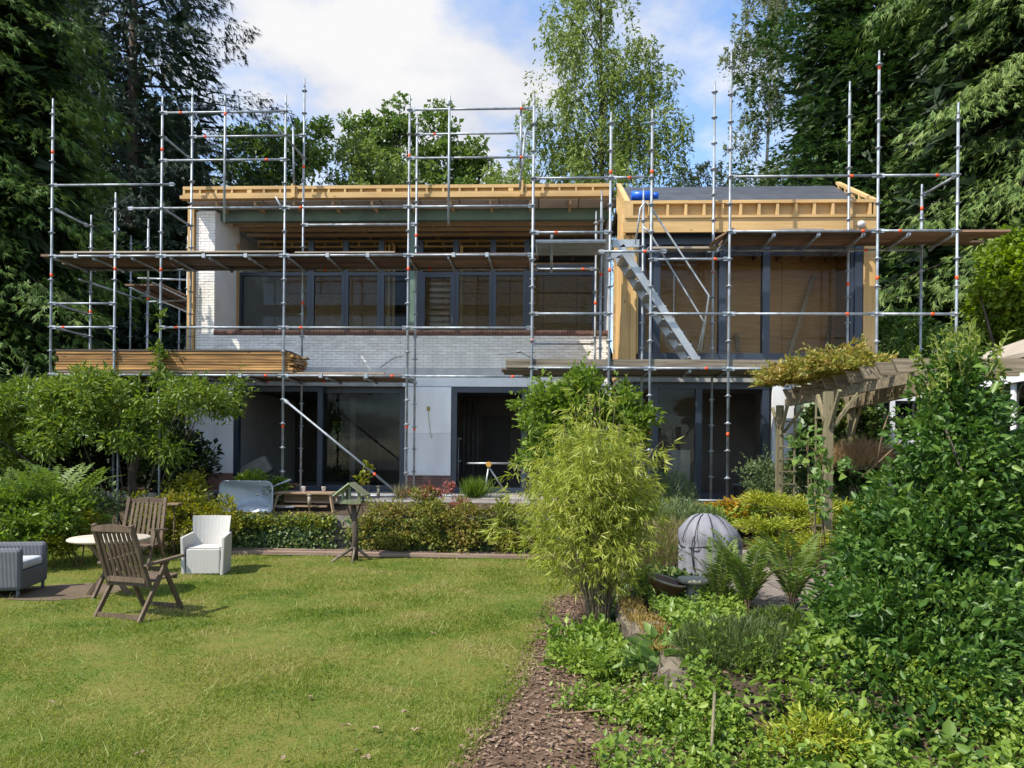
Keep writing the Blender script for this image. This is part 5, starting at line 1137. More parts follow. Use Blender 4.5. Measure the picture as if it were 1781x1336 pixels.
MB().tube(at(812, 806, 16.7), at(890, 806, 16.7), .022, n=8).build('crossbar', M_alu, sw); MB().tube(at(850, 812, 16.7), (ax(843, 838, 16.7), 16.65, TZ), .022, n=8).build('leg', M_alu, sw); MB().tube(at(850, 812, 16.7), (ax(880, 838, 16.7), 16.9, TZ), .022, n=8).build('leg', M_alu, sw)
o = MB().lathe([(.06, -.02), (.065, 0), (.06, .02)], (0, 0, 0), 14).build('joint', M_yellow, sw); o.rotation_euler = (math.pi / 2, 0, 0); o.location = at(850, 808, 16.66); o.matrix_parent_inverse = Matrix.Translation(-Vector(sw.location))
st2 = empty('steel_trestle', (ax(795, 800, 18), 18, TZ), 'thin steel trestle standing inside the middle doorway', 'trestle')
MB().tube((ax(797, 800, 18), 18, TZ), (ax(797, 800, 18), 18, az(763, 18)), .02, n=6).build('upright', M_alu, st2); MB().tube(at(790, 763, 18), at(803, 763, 18), .02, n=6).build('top_bar', M_alu, st2); MB().tube(at(790, 802, 18), at(803, 802, 18), .02, n=6).build('lower_bar', M_alu, st2)
bx0 = at(745, 711, FY - .02); jb = empty('junction_box', (bx0.x, FY - .03, bx0.z - .05), 'small yellowish junction box on the white wall panel with hanging wire', 'box')
MB().bx(bx0.x - .035, bx0.x + .035, FY - .025, FY + .004, bx0.z - .05, bx0.z + .05).build('box_body', M_cable, jb)
MB().path([at(745, 716, FY - .03), at(747, 740, FY - .03), at(750, 762, FY - .03), at(753, 758, FY - .035)], .006, 5).build('wire', M_cable, jb)
wr_ = MB().path([at(660, 640, FY - .02), at(672, 632, FY - .025), at(683, 624, FY - .025), at(700, 619, FY - .02)], .006, 5).build('loose_cable', M_cord); tag(wr_, 'thin black cable looping over the white brick parapet', 'cable')

# ------------------------------------------------------------------ shrubs and plants
def E_(px, py, Y, rx, ry, rz): c = at(px, py, Y); return (c.x, c.y, c.z, rx, ry, rz)
def gb(px, Y, py=900): x = ax(px, py, Y); return (x, Y, hz(x, Y))
# wisteria canopy on the left
def wis_extra(root, C):
    b = Vector(gb(229, 13.6)); MB().path([b, b + Vector((.02, 0, .7)), b + Vector((-.03, .05, 1.4)), b + Vector((.1, .1, 2.1))], [.10, .085, .08, .05], 9).build('trunk', M_bark, root)
    for px in (205, 277): MB().tube(gb(px, 13.3), at(px, 690, 13.3), .02, n=6).build('support_post', M_steel, root)
shrub('wisteria', 'large leafy wisteria canopy on posts beneath the left scaffold', 'climber', gb(229, 13.6),
      [E_(40, 700, 13.4, 1.0, .9, .45), E_(150, 690, 13.3, .95, .9, .45), E_(240, 690, 13.5, .8, .9, .45), E_(330, 695, 13.6, .75, .8, .42), E_(390, 690, 13.9, .4, .6, .3), E_(110, 735, 12.7, .5, .4, .4), E_(75, 770, 12.5, .3, .3, .25), E_(215, 750, 12.9, .45, .4, .45), E_(300, 765, 13.2, .35, .4, .35), E_(160, 665, 13.2, .5, .6, .3), E_(10, 770, 13.6, .6, .6, .6), E_(-80, 700, 13.2, 1.2, 1.0, .5), E_(-200, 700, 13.2, 1.3, 1.2, .6), E_(-60, 690, 14.6, 1.2, .8, .5), E_(120, 690, 14.4, 1.2, .7, .4)],  # canopy also extended unseen past the left frame edge to shade the hollow
      60, 600, .11, .037, L_wisteria, .20, 8, .02, M_bark, droop=.05, upb=-.25, extra=wis_extra, sprigs=(110, .34))
shrub('wisteria_shoot', 'slender vine shoot climbing the second scaffold pole above the plank stack', 'climber', tuple(at(276, 660, 15.05)), [E_(276, 620, 15.05, .12, .1, .42), E_(278, 560, 15.05, .05, .05, .3), E_(283, 655, 15.0, .2, .1, .12)], 14, 26, .10, .045, L_wisteria, .08, 2, .006)
# shrubs under and behind the wisteria, shade put into their leaf colour
for px, py, Y, r, lab in ((60, 760, 15.8, (1.3, .8, 1.3), 'shrub coloured dark as shade behind the wisteria at the left edge'), (200, 760, 16.2, (1.2, .8, 1.2), 'shrub coloured dark as shade behind the wisteria trunk'), (300, 800, 15.6, (.7, .6, .7), 'shrub coloured dark as shade beside the left white panel')):
    shrub('shade_shrub', lab, 'shrub', gb(px, Y), [E_(px, py, Y, *r)], 40, 150, .12, .06, L_shadetoned, .25, 3, .02, group='shrubs in the shade')
shrub('border_shrub', 'leafy green shrub left of the grey rattan armchair border', 'shrub', gb(30, 11), [E_(20, 915, 11, .75, .6, .5), E_(95, 910, 11.2, .55, .5, .45), E_(60, 870, 11.4, .6, .5, .4), E_(135, 900, 11.6, .35, .4, .4)], 34, 260, .075, .045, L_midshrub, .15, 5)
for i, (px, Y, lab) in enumerate(((30, 11.2, 'tall arching fern at the left edge above the shrub'), (85, 11.4, 'tall arching fern rising over the left border shrub'), (120, 11.7, 'tall arching fern nearest the second teak chair'))):
    b = gb(px, Y); fern('tall_fern', lab, (b[0], b[1], .35), 11, 1.25 + .1 * i, L_fern, 'ferns in the left border', .75)
shrub('border_flower', 'low purple-flowered plant in the shade left of the teak chairs', 'flower', gb(165, 12.2), [E_(165, 880, 12.2, .45, .4, .3)], 22, 90, .06, .03, L_greygreen, .12, 4)
leaf_obj('flower', clump_leaves(np.array([list(at(165 + rng.normal(0, 18), 872 + rng.normal(0, 10), 11.9)) for _ in range(16)]), .05, 10, .03, .025), L_purple, bpy.data.objects['border_flower'])
shrub('yellow_shrub', 'yellow-green leafy shrub behind the small feeding dish', 'shrub', gb(300, 12.9), [E_(275, 905, 12.9, .5, .35, .5), E_(335, 900, 12.9, .5, .35, .45), E_(380, 905, 12.9, .4, .3, .4), E_(330, 850, 13.3, .4, .3, .25), E_(250, 930, 12.7, .3, .3, .25)], 34, 300, .06, .038, L_yellow, .13, 8)
shrub('golden_shrub', 'low golden shrub right of the left border by the bare earth', 'shrub', gb(140, 11.3), [E_(135, 925, 11.3, .35, .3, .3), E_(100, 945, 11.1, .3, .3, .2)], 30, 90, .055, .035, L_yellow, .11, 4)
shrub('bright_shrub', 'bright green leafy plant sprouting behind the wheelbarrow', 'shrub', gb(470, 14.4), [E_(440, 838, 14.5, .35, .2, .18), E_(480, 850, 14.4, .25, .2, .2)], 26, 60, .07, .045, L_midshrub, .1, 3)
# ivy over the retaining wall
n = 9000; ix = rng.uniform(-6.4, .25, n); izz = rng.uniform(.02, .68, n)
dens = .5 + .5 * np.sin(ix * 2.1 + 1) * np.cos(izz * 5 + ix); gap = np.exp(-((ix + 3.75) / .35) ** 2) + .8 * np.exp(-((ix + 4.25) / .25) ** 2 - ((izz - .2) / .2) ** 2)
k = rng.random(n) < (0.55 + .6 * dens) * (1 - .93 * gap); ix, izz = ix[k], izz[k]; n = len(ix)
d = rnd(n, .5); d[:, 2] -= .7; d[:, 1] -= .3; nr = rnd(n, .35); nr[:, 1] -= 1
ivy = empty('wall_ivy', (-3.2, 13.5, 0), 'dark green ivy sheet hanging over the low stone wall', 'ivy')
leaf_obj('foliage', leaf_arrays(np.stack([ix, 13.53 - .09 * rng.random(n) - .08 * dens[k], izz], 1), d, rng.uniform(.05, .095, n), rng.uniform(.045, .08, n), .2, nr), L_ivy, ivy)
n = 5200; ix = rng.uniform(-6.4, -3.9, n); iy = rng.uniform(13.35, 13.85, n); d = rnd(n, .6); d[:, 2] += .2; nr = rnd(n, .4); nr[:, 2] += 1
leaf_obj('top_growth', leaf_arrays(np.stack([ix, iy, .625 + rng.normal(.0, .03, n) - .5 * np.clip(13.52 - iy, 0, .2) * rng.uniform(.2, 2.2, n)], 1), d, .06 * rng.uniform(.6, 1.3, n), .045, .2, nr), L_ivybright, ivy)
shrub('wall_shrub', 'mixed yellow and green shrubs tumbling over the wall right of the bird table', 'shrub', gb(700, 13.5), [E_(670, 895, 13.6, .45, .35, .25), E_(740, 900, 13.5, .5, .4, .32), E_(810, 905, 13.5, .5, .4, .3), E_(880, 905, 13.5, .45, .4, .32), E_(650, 925, 13.4, .4, .22, .25), E_(790, 935, 13.3, .6, .25, .25), E_(890, 935, 13.3, .5, .25, .25), E_(740, 870, 13.8, .3, .3, .2), E_(700, 940, 13.3, .5, .2, .2)], 34, 420, .055, .032, L_heath, .13, 12, upb=.15)
shrub('pink_shrub', 'small pink-leaved shrub sprouting on the wall before the white panel', 'shrub', gb(745, 13.9), [E_(740, 858, 13.9, .3, .2, .10), E_(775, 852, 13.9, .18, .15, .1), E_(800, 880, 13.7, .2, .2, .12)], 22, 46, .05, .025, L_pink, .07, 4)
shrub('yellow_sprig', 'thin yellow-leaved sprig rising behind the bird table roof', 'plant', gb(630, 13.9), [E_(628, 838, 13.9, .08, .08, .25), E_(638, 820, 13.9, .1, .08, .14)], 9, 14, .07, .05, L_yellow, .06, 4, .005)
gp = np.array([list(at(827 + rng.normal(0, 9), 868, 13.9)) for _ in range(420)]); dd = rnd(420, .33); dd[:, 2] = 1
gc = empty('grass_clump', gb(827, 13.9), 'tall upright green grass clump growing by the middle doorway', 'plant'); leaf_obj('blades', leaf_arrays(gp, dd, rng.uniform(.25, .5, 420), .016, .1), L_midshrub, gc)
gp = np.array([list(at(700 + rng.normal(0, 8), 870, 13.9)) for _ in range(120)]); dd = rnd(120, .4); dd[:, 2] = 1
gc = empty('grass_clump', gb(700, 13.9), 'dry straw-coloured grass tuft at the foot of the steel brace', 'plant'); leaf_obj('blades', leaf_arrays(gp, dd, rng.uniform(.2, .42, 120), .014, .1), L_drygrass, gc)
# shrub behind the bamboo
shrub('tall_shrub', 'tall fresh green shrub reaching the lower deck behind the bamboo', 'shrub', gb(1010, 12.2), [E_(945, 715, 12.2, .45, .4, .5), E_(1010, 702, 12.2, .5, .4, .5), E_(1080, 725, 12.2, .5, .4, .48), E_(1000, 790, 12.0, .7, .4, .5), E_(930, 790, 12.2, .25, .3, .3), E_(1033, 672, 12.3, .09, .1, .22), E_(1105, 755, 12.2, .2, .2, .25)], 24, 330, .09, .058, L_midshrub, .17, 10, .014, shell=.3, sprigs=(60, .36))
# bamboo
bb0 = Vector((ax(1040, 1100, 7.62), 7.62, 0)); bam = empty('bamboo', bb0, 'feathery yellow-green bamboo clump beside the bark path', 'bamboo')
VV = []; culm = MB()
for i in range(120):
    a = rng.uniform(0, 6.28); r0 = .12 * math.sqrt(rng.random()); b = bb0 + Vector((r0 * math.cos(a), r0 * math.sin(a) * .8, 0))
    low = rng.random() < .15; sp = rng.uniform(.30, .8) if low else rng.uniform(.05, .68); hh = rng.uniform(.9, 1.5) if low else rng.uniform(1.3, 2.3) + (.28 if hash((i * 7) % 13) % 3 == 0 else 0)
    hd = Vector((math.cos(a), math.sin(a) * .75, 0)); hd.x -= .22
    pts = [b + hd * (sp * (.12 * t + .95 * t ** 2.0)) * 1.15 + Vector((0, 0, hh * (t - .30 * sp * t ** 4))) for t in np.linspace(0, 1, 9)]
    culm.path(pts, list(np.linspace(.0075, .002, 9)), 5, False)
    P3 = np.array([list(p) for p in pts]); xs = np.linspace(0, 1, 9); nf = 27
    t = rng.uniform(.50 if not low else .38, 1.0, nf) ** .8; pos = np.stack([np.interp(t, xs, P3[:, j]) for j in range(3)], 1); br_ = unit(rnd(nf) * np.array([1, 1, .35]) + np.array(hd) * .4); bl_n = rng.uniform(.02, .26, nf)[:, None]
    tipp = pos + br_ * bl_n - np.array([0, 0, .3]) * bl_n ** 1.2
    pp = np.repeat(tipp, 7, 0) + rnd(nf * 7, .012); dd = np.repeat(br_, 7, 0) * .6 + rnd(nf * 7, .42); dd[:, 2] -= .25 + .5 * rng.random(nf * 7)
    VV.append(leaf_arrays(pp, dd, rng.uniform(.055, .14, nf * 7), rng.uniform(.008, .016, nf * 7), .12))
leaf_obj('foliage', np.concatenate(VV), L_bamboo, bam); culm.build('culm', mat('bamboo_culm', (.30, .235, .14), (.17, .13, .08), (5, 5, 9), .6), bam)
shrub('leafy_tuft', 'low leafy ground plant at the foot of the bamboo', 'plant', gb(1050, 6.9), [(.38, 6.9, .10, .34, .3, .18), (.45, 6.2, .10, .25, .4, .15), (.3, 6.5, .06, .28, .35, .14)], 26, 130, .055, .035, L_cover, .1, 4)
# groundcover along the bottom right
def cover(name, label, cat, poly_n, cxr, cyr, zf, L, W, m, keep=None, lift=.12):
    x = rng.uniform(*cxr, poly_n); y = rng.uniform(*cyr, poly_n)
    if keep is not None: k = keep(x, y); x, y = x[k], y[k]
    lump = .5 + .25 * np.sin(x * 5.3 + y * 2) * np.cos(y * 4.1 - x * 1.3) + .25 * np.sin(x * 13 + 2 * np.sin(y * 5)) * np.sin(y * 11 + 1.5 * np.sin(x * 6))
    k = rng.random(len(x)) < np.clip((lump - .22) / .3, .12, 1); x, y, lump = x[k], y[k], lump[k]; nn = len(x); lift = lift * 1.7
    z = hgt(x, y) + zf + lift * lump * rng.random(nn) + .01; d = rnd(nn, .7); d[:, 2] += .25; nr = rnd(nn, .4); nr[:, 2] += 1
    e = empty(name, (float(np.mean(cxr)), float(np.mean(cyr)), 0), label, cat); o = leaf_obj('foliage', leaf6(np.stack([x, y, z], 1), d, L * (sz := np.clip(rng.lognormal(-.1, .4, nn), .35, 1.9)), W * sz * rng.uniform(.8, 1.2, nn), .2, nr), m, e); o['kind'] = 'stuff'; return e
cover('ground_cover', 'bright green leafy ground cover along the right of the bark path', 'ground cover', 34000, (.3, 3.6), (3.3, 5.5), .0, .040, .027, L_cover, lambda x, y: (rng.random(len(x)) < np.clip((x - lawn_edge(y) - .55 + .35 * np.sin(y * 5)) / .7, .03, 1) * (.55 + .45 * np.sin(x * 7 + y * 3))) & (x < y * .75), .2)
cover('ground_cover', 'small-leaved green ground cover on the raised bed above the edging', 'ground cover', 20000, (1.0, 3.8), (5.2, 8.6), .0, .036, .025, L_cover, lambda x, y: (x < y * .62) & (x > 1.14 - .075 * (y - 5.15)) & ~((x > 1.95) & (y > 6.85)) & (rng.random(len(x)) < .35 + .65 * (np.sin(x * 6 + y * 2) * np.cos(y * 5) > -.3)), .12)
cover('ground_cover', 'dark leafy ground cover between the bamboo and the bowl', 'ground cover', 5000, (.75, 1.9), (7.6, 9.4), .0, .06, .04, L_ivy, lambda x, y: ((x - tp.x) ** 2 + (y - 7.7) ** 2 > .1) & ((x - bp.x) ** 2 + (y - 7.7) ** 2 > .09), .10)
def weed_edge(y): return np.interp(y, [3.3, 4.2, 4.8, 5.7, 7.4, 8.2], [.95, .70, .42, .20, .14, .2])
cover('low_weeds', 'dense low weeds with small bright leaves spilling onto the bark path', 'weeds', 70000, (.0, 1.25), (3.3, 7.3), .0, .028, .020, L_cover, lambda x, y: rng.random(len(x)) < np.clip((x - weed_edge(y) + .22 * np.sin(y * 6.1 + x * 3) + .12 * np.sin(y * 17)) / .3, .015, 1) * (.25 + .75 * (np.sin(x * 9 + y * 4) * np.cos(y * 7 - x * 5) > -.1)) * ~((np.abs(x - 1.0 + .075 * (y - 5.15)) < .17) & (y > 5.25)), .15)
cover('broad_weeds', 'broader dark green weed leaves mixed into the bed by the edging', 'weeds', 5000, (.3, 2.6), (3.4, 6.2), .04, .058, .04, L_midshrub, lambda x, y: rng.random(len(x)) < np.clip((x - weed_edge(y) - .05) / .5, 0, 1) * (np.sin(x * 4 + y * 7) > 0), .2)
n = 900; lx = rng.uniform(.1, 3.2, n); ly = rng.uniform(3.5, 6.5, n); d = rnd(n); d[:, 2] *= .2; nr = rnd(n, .4); nr[:, 2] += 1
tag(leaf_obj('leaf_litter', leaf_arrays(np.stack([lx, ly, hgt(lx, ly) + rng.uniform(.01, .09, n)], 1), d, rng.uniform(.03, .07, n), rng.uniform(.02, .04, n), .3, nr), L_chip), 'scattered brown leaf litter in the right-hand bed', 'leaf litter', kind='stuff')
# heather, ferns, lavender etc.
def tuft(name, label, cat, base, r, h, n, L, W, m, lean=.5):
    a = rng.uniform(0, 6.28, n); rr_ = np.sqrt(rng.random(n)); x = base[0] + r[0] * rr_ * np.cos(a); y = base[1] + r[1] * rr_ * np.sin(a); t = rng.random(n) ** .6
    dome = np.sqrt(np.maximum(0, 1 - rr_ ** 2)); p = np.stack([x, y, base[2] + h * t * (.35 + .65 * dome)], 1); d = rnd(n, .35); d[:, 0] += lean * rr_ * np.cos(a); d[:, 1] += lean * rr_ * np.sin(a); d[:, 2] += .8
    e = empty(name, base, label, cat); leaf_obj('foliage', leaf_arrays(p, d, L * rng.uniform(.6, 1.4, n), W, .15), m, e)
    st_ = MB()
    for i in range(10): q = p[rng.integers(n)]; st_.path([Vector(base), Vector(q)], [.006, .003], 4, False)
    st_.build('stem', M_twig, e); return e
hb = on(1290, 1150, .34); tuft('heather', 'dome of dark green heather on the raised bed', 'heather', (hb.x, hb.y + .1, .28), (.46, .42), .30, 5600, .085, .007, L_heather)
tuft('heather', 'smaller dark heather behind the mossy edging', 'heather', (1.95, 6.2, .32), (.3, .35), .24, 3000, .06, .009, L_heather)
fb = at(1320, 1040, 8.1)
fern('garden_fern', 'lush green fern in front of the covered barbecue', (ax(1300, 1065, 7.15), 7.15, .36), 15, .80, L_fern, None, .8)
fern('garden_fern', 'arching green fern between the barbecue and the stone patio', (ax(1378, 1065, 7.2), 7.2, .39), 12, .78, L_fern, None, .85)
fern('garden_fern', 'small green fern behind the stone bird bath', (ax(1252, 1050, 7.5), 7.5, .36), 11, .66, L_fern, None, .8)
for px, py, Y, r, n, lab in ((1165, 850, 12.6, (.5, .4), 2600, 'tall wispy green loosestrife beside the bamboo'), ):
    b = gb(px, Y); tuft('wispy_plant', lab, 'plant', (b[0], b[1], b[2] - .1), r, 1.0, n, .10, .016, L_greygreen, .15)
lv = at(1163, 800, 12.4); fl0 = empty('purple_flower', (lv.x, 12.4, lv.z - .3), 'single purple flower spike above the wispy plants', 'flower'); MB().tube((lv.x, 12.4, lv.z - .35), (lv.x, 12.4, lv.z + .1), .006, n=5).build('stem', M_twig, fl0)
leaf_obj('petals', clump_leaves(np.array([[lv.x, 12.4, lv.z + q] for q in np.linspace(-.1, .12, 10)]), .03, 12, .03, .02), L_purple, fl0)
b = gb(1140, 10.6); tuft('lavender', 'pale dry lavender mound between the bamboo and the barbecue', 'plant', (b[0] + .1, b[1], b[2]), (.75, .8), .55, 6500, .13, .008, L_drygrass, .3)
b = gb(1140, 11.4); tuft('meadow_plant', 'soft green feathery plants left of the barbecue', 'plant', (b[0] + .3, b[1], b[2]), (.8, .6), .75, 5000, .11, .014, L_greygreen, .2)
shrub('orange_flowers', 'orange and yellow flowering perennials behind the barbecue', 'flower', gb(1270, 12.0), [E_(1265, 893, 12.0, .4, .3, .18), E_(1225, 890, 12.2, .25, .2, .15), E_(1310, 885, 12.2, .3, .2, .2)], 22, 80, .06, .04, L_flower, .1, 6)
shrub('leafy_perennial', 'fresh green perennial right of the orange flowers', 'plant', gb(1320, 12.4), [E_(1300, 895, 12.2, .5, .3, .25), E_(1240, 905, 11.7, .4, .3, .2)], 26, 110, .07, .035, L_cover, .12, 5)
shrub('silver_shrub', 'blue-green upright shrub before the wing panel by the trellis', 'shrub', gb(1345, 12.9), [E_(1340, 840, 12.9, .42, .35, .4), E_(1375, 850, 12.8, .3, .3, .3)], 30, 150, .06, .028, L_greygreen, .12, 6)
# golden juniper built of layered sprays
jb0 = gb(1390, 10.6); jn = empty('golden_juniper', jb0, 'spreading golden juniper in layered feathery tiers', 'juniper'); VV = []; jst = MB()
for px, py, Y, rx in ((1330, 925, 10.2, .5), (1390, 890, 10.6, .6), (1440, 920, 10.2, .55), (1360, 960, 9.9, .45), (1470, 895, 10.8, .5), (1330, 880, 11.0, .4), (1420, 950, 9.8, .4), (1500, 940, 10.2, .4)):
    c = np.array(list(at(px, py, Y)))
    for q in range(40):
        a = rng.uniform(0, 6.28); h = np.array([math.cos(a), math.sin(a), .12]); ln = rx * rng.uniform(.5, 1.05); nn = 60; t = rng.random(nn)
        pos = c + h * (ln * t)[:, None] + rnd(nn, .035) + np.array([0, 0, 1]) * (.08 * np.sin(t * 3) + rng.uniform(-.05, .05))[:, None]; dd = h + rnd(nn, .5); dd[:, 2] += .25
        VV.append(leaf_arrays(pos, dd, rng.uniform(.05, .10, nn), .016, .2)); 
        if q % 3 == 0: jst.path([Vector(c), Vector(c + h * ln)], [.012, .004], 4, False)
    jst.path([Vector(jb0), Vector(c)], [.03, .015], 5, False)
leaf_obj('foliage', np.concatenate(VV), L_juniper, jn); jst.build('branch', M_twig, jn)
# vine on the pergola
shrub('pergola_vine', 'orange-tinged climbing vine spilling over the far end of the pergola', 'climber', tuple(at(1430, 660, 10.9)), [E_(1468, 640, 10.2, .50, .5, .22), E_(1405, 655, 11.2, .5, .5, .24), E_(1355, 668, 11.8, .35, .4, .2), E_(1322, 690, 12.0, .2, .2, .22), E_(1515, 640, 9.6, .25, .3, .14), E_(1312, 735, 12.0, .12, .12, .16), E_(1390, 695, 11.6, .4, .4, .1)], 28, 640, .075, .034, L_vine, .12, 8, .01, upb=-.1, sprigs=(60, .3))
shrub('climbing_leaves', 'large heart-shaped climber leaves around the front pergola post', 'climber', gb(1430, 9.1), [E_(1415, 780, 9.1, .16, .15, .25), E_(1432, 835, 9.0, .16, .15, .2), E_(1400, 760, 9.2, .12, .1, .1), E_(1425, 870, 9.0, .14, .12, .12)], 5, 34, .10, .085, L_bigleaf, .10, 4, .008)
shrub('shed_ivy', 'dark glossy ivy climbing the left corner of the green shed', 'ivy', gb(1490, 12.5), [E_(1490, 740, 12.45, .42, .22, .55), E_(1440, 760, 12.6, .4, .2, .5), E_(1470, 820, 12.2, .5, .3, .4), E_(1410, 800, 12.8, .25, .3, .5)], 32, 200, .09, .075, L_ivy, .15, 5)
b = at(1490, 800, 11.0); tuft('dry_twigs', 'tangle of dry brown twigs behind the pergola post', 'twigs', (b.x, 11.0, b.z - .15), (.5, .3), .35, 1500, .2, .007, L_dry, .4)
MB().path([at(1525, 810, 9.5), at(1535, 750, 9.5), at(1545, 722, 9.5)], [.012, .01, .006], 6).build('stem', M_twig, bpy.data.objects['dry_twigs']); MB().path([at(1500, 830, 9.8), at(1560, 775, 9.6), at(1600, 745, 9.5)], [.014, .012, .008], 6).build('stem', M_twig, bpy.data.objects['dry_twigs'])
# laurel behind the wing and right side
shrub('laurel', 'dark glossy laurel bush behind the right scaffold', 'shrub', gb(1560, 15.5), [E_(1550, 600, 15.6, .8, .6, .6), E_(1600, 680, 15.2, 1.2, .8, 1.1), E_(1500, 660, 16.5, .8, .6, 1.0)], 30, 170, .15, .055, L_laurel, .25, 5, .02)
shrub('maple', 'bright lime-green maple at the right edge above the shed', 'tree', gb(1790, 15.0), [E_(1770, 450, 15.0, .55, .7, .5), E_(1745, 500, 14.8, .5, .5, .4), E_(1800, 540, 15, .7, .7, .8), E_(1725, 530, 15.2, .3, .4, .25)], 40, 200, .10, .075, L_maple, .22, 4, .04, M_bark, upb=0)
shrub('maple', 'darker leafy maple mass below the lime-green crown at the right edge', 'tree', gb(1800, 16), [E_(1760, 580, 16, .9, .8, .7), E_(1800, 480, 16.5, .8, .8, 1.2)], 40, 200, .11, .08, L_oak, .28, 4, .04, M_bark)
LEAF = leaf6
# the big privet in the right foreground
pb0 = (3.7, 6.1, .1)
def privet_extra(root, C):
    VV = []; sm = MB()
    for i in range(46):
        px = 1668 + rng.normal(0, 38); Y = 6.25 + rng.normal(0, .2); b = at(px, 640 + rng.uniform(-20, 50), Y); hh = rng.uniform(.12, .62) * max(.3, 1 - abs(px - 1665) / 130); t_ = b + Vector((rng.normal(0, .06), rng.normal(0, .05), hh))
        sm.path([b, t_], [.005, .003], 4, False); nn = int(10 + hh * 40); tt = rng.random(nn)[:, None]; pos = np.array(b) * (1 - tt) + np.array(t_) * tt; dd = rnd(nn, .7); dd[:, 2] += .55
        VV.append(leaf6(pos, dd, rng.uniform(.03, .065, nn), rng.uniform(.015, .028, nn), .25))
    leaf_obj('shoot_leaf', np.concatenate(VV), L_shoot, root); sm.build('shoot', M_shoot, root)
M_shoot = mat('shoot_stem', (.22, .24, .07), None)
shrub('privet', 'huge glossy dark green privet bush filling the right foreground', 'shrub', (pb0[0], pb0[1], .05),
      [E_(1688, 640, 6.3, .16, .2, .28), E_(1668, 700, 6.3, .30, .35, .34), E_(1660, 780, 6.2, .44, .45, .44), E_(1650, 880, 6.05, .58, .5, .5), E_(1640, 990, 5.85, .72, .6, .55), E_(1620, 1100, 5.55, .82, .6, .55), E_(1610, 1220, 5.2, .9, .6, .5), E_(1580, 1310, 4.9, .8, .5, .4), E_(1500, 1050, 5.9, .32, .4, .33), E_(1520, 960, 6.1, .32, .35, .33), E_(1730, 960, 6.2, .5, .5, .6), E_(1720, 820, 6.4, .32, .4, .4), E_(1470, 1130, 5.6, .28, .3, .18)],
      44, 1050, .062, .032, L_laurel, .17, 14, .02, M_bark, upb=.2, extra=privet_extra)
shrub('young_yew', 'low lime-green yew sprig at the bottom right edge', 'shrub', (on(1440, 1320, .1).x, 4.55, .05), [(on(1440, 1320, .1).x, 4.5, .13, .28, .2, .10)], 60, 36, .05, .012, L_needle, .10, 5)
for px, py, Y, lab in ((1165, 1140, 5.9, 'broad-leaved young plant on top of the mossy edging'), (1215, 1175, 5.5, 'broad-leaved young plant left of the heather'), (1150, 1160, 5.6, 'small bright sprout in front of the mossy edging')):
    c = at(px, py, Y); shrub('young_plant', lab, 'plant', (c.x, Y, min(max(.02, hz(c.x, Y)), c.z - .12)), [(c.x, Y, c.z, .16, .14, .12)], 5, 14, .10, .065, L_bigleaf, .08, 3, .006)
c = at(1490, 935, 8.6)
shrub('patio_shrub', 'light green leafy shrub between juniper and stone patio', 'shrub', (c.x, 8.6, .4), [(c.x + .1, 8.6, c.z - .1, .35, .3, .35), (c.x + .3, 8.0, .6, .4, .4, .35)], 30, 90, .06, .03, L_laurel, .12, 4)

LEAF = leaf_arrays
# ------------------------------------------------------------------ trees
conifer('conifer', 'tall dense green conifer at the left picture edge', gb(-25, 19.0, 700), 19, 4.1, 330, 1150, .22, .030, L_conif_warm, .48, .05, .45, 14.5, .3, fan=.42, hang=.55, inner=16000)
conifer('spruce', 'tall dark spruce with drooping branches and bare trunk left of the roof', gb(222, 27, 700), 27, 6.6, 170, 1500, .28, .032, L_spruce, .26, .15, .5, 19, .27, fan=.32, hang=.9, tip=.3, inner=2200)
conifer('spruce', 'dark spruce behind the left scaffold, lower and bushier', gb(290, 33, 700), 17, 5.0, 110, 600, .40, .09, L_spruce, .35, .03, .6, None, .25, inner=5000)
conifer('spruce', 'dark spruce in the gap between the left conifer and the tall spruce', gb(120, 31, 700), 24, 5.0, 120, 600, .40, .09, L_spruce, .35, .03, .6, 20, .25, inner=2500)
conifer('dark_conifer', 'shaded conifer hedge tree behind the left gable scaffold', gb(225, 24, 700), 8.5, 3.0, 100, 500, .26, .06, L_spruce, .35, .03, .45, None, .2, inner=5000)
conifer('dark_conifer', 'shaded conifer hedge tree next to the house gable', gb(330, 26, 700), 9.5, 3.0, 100, 500, .26, .06, L_spruce, .35, .03, .45, None, .2, inner=5000)
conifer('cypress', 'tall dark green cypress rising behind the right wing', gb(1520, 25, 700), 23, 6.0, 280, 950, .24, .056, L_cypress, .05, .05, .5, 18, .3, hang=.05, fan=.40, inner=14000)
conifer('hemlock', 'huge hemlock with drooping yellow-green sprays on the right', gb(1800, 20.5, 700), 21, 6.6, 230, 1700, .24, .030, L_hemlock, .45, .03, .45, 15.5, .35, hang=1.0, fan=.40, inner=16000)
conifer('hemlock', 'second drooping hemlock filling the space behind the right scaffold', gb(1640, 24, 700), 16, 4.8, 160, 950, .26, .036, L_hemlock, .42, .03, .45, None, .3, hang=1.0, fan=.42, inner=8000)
def T(px, py, Y, rx, rz, ry=None): c = at(px, py, Y); return (c.x, c.y, c.z, rx, ry or rx, rz)
def topz(px, py, Y): c = at(px, py, Y); return (c.x, c.y, c.z)
broadleaf('oak', 'dark green oak behind the roof beside the spruce', gb(470, 33, 700), [T(440, 290, 33, 1.6, 1.4), T(500, 270, 33, 1.4, 1.5), T(545, 250, 33, 1.0, 1.2), T(430, 250, 33, .8, .7), T(480, 380, 33, 2.6, 2)], 190, 75, .20, .13, L_oak, M_bark, .45, 0, .22, topz(500, 230, 33))
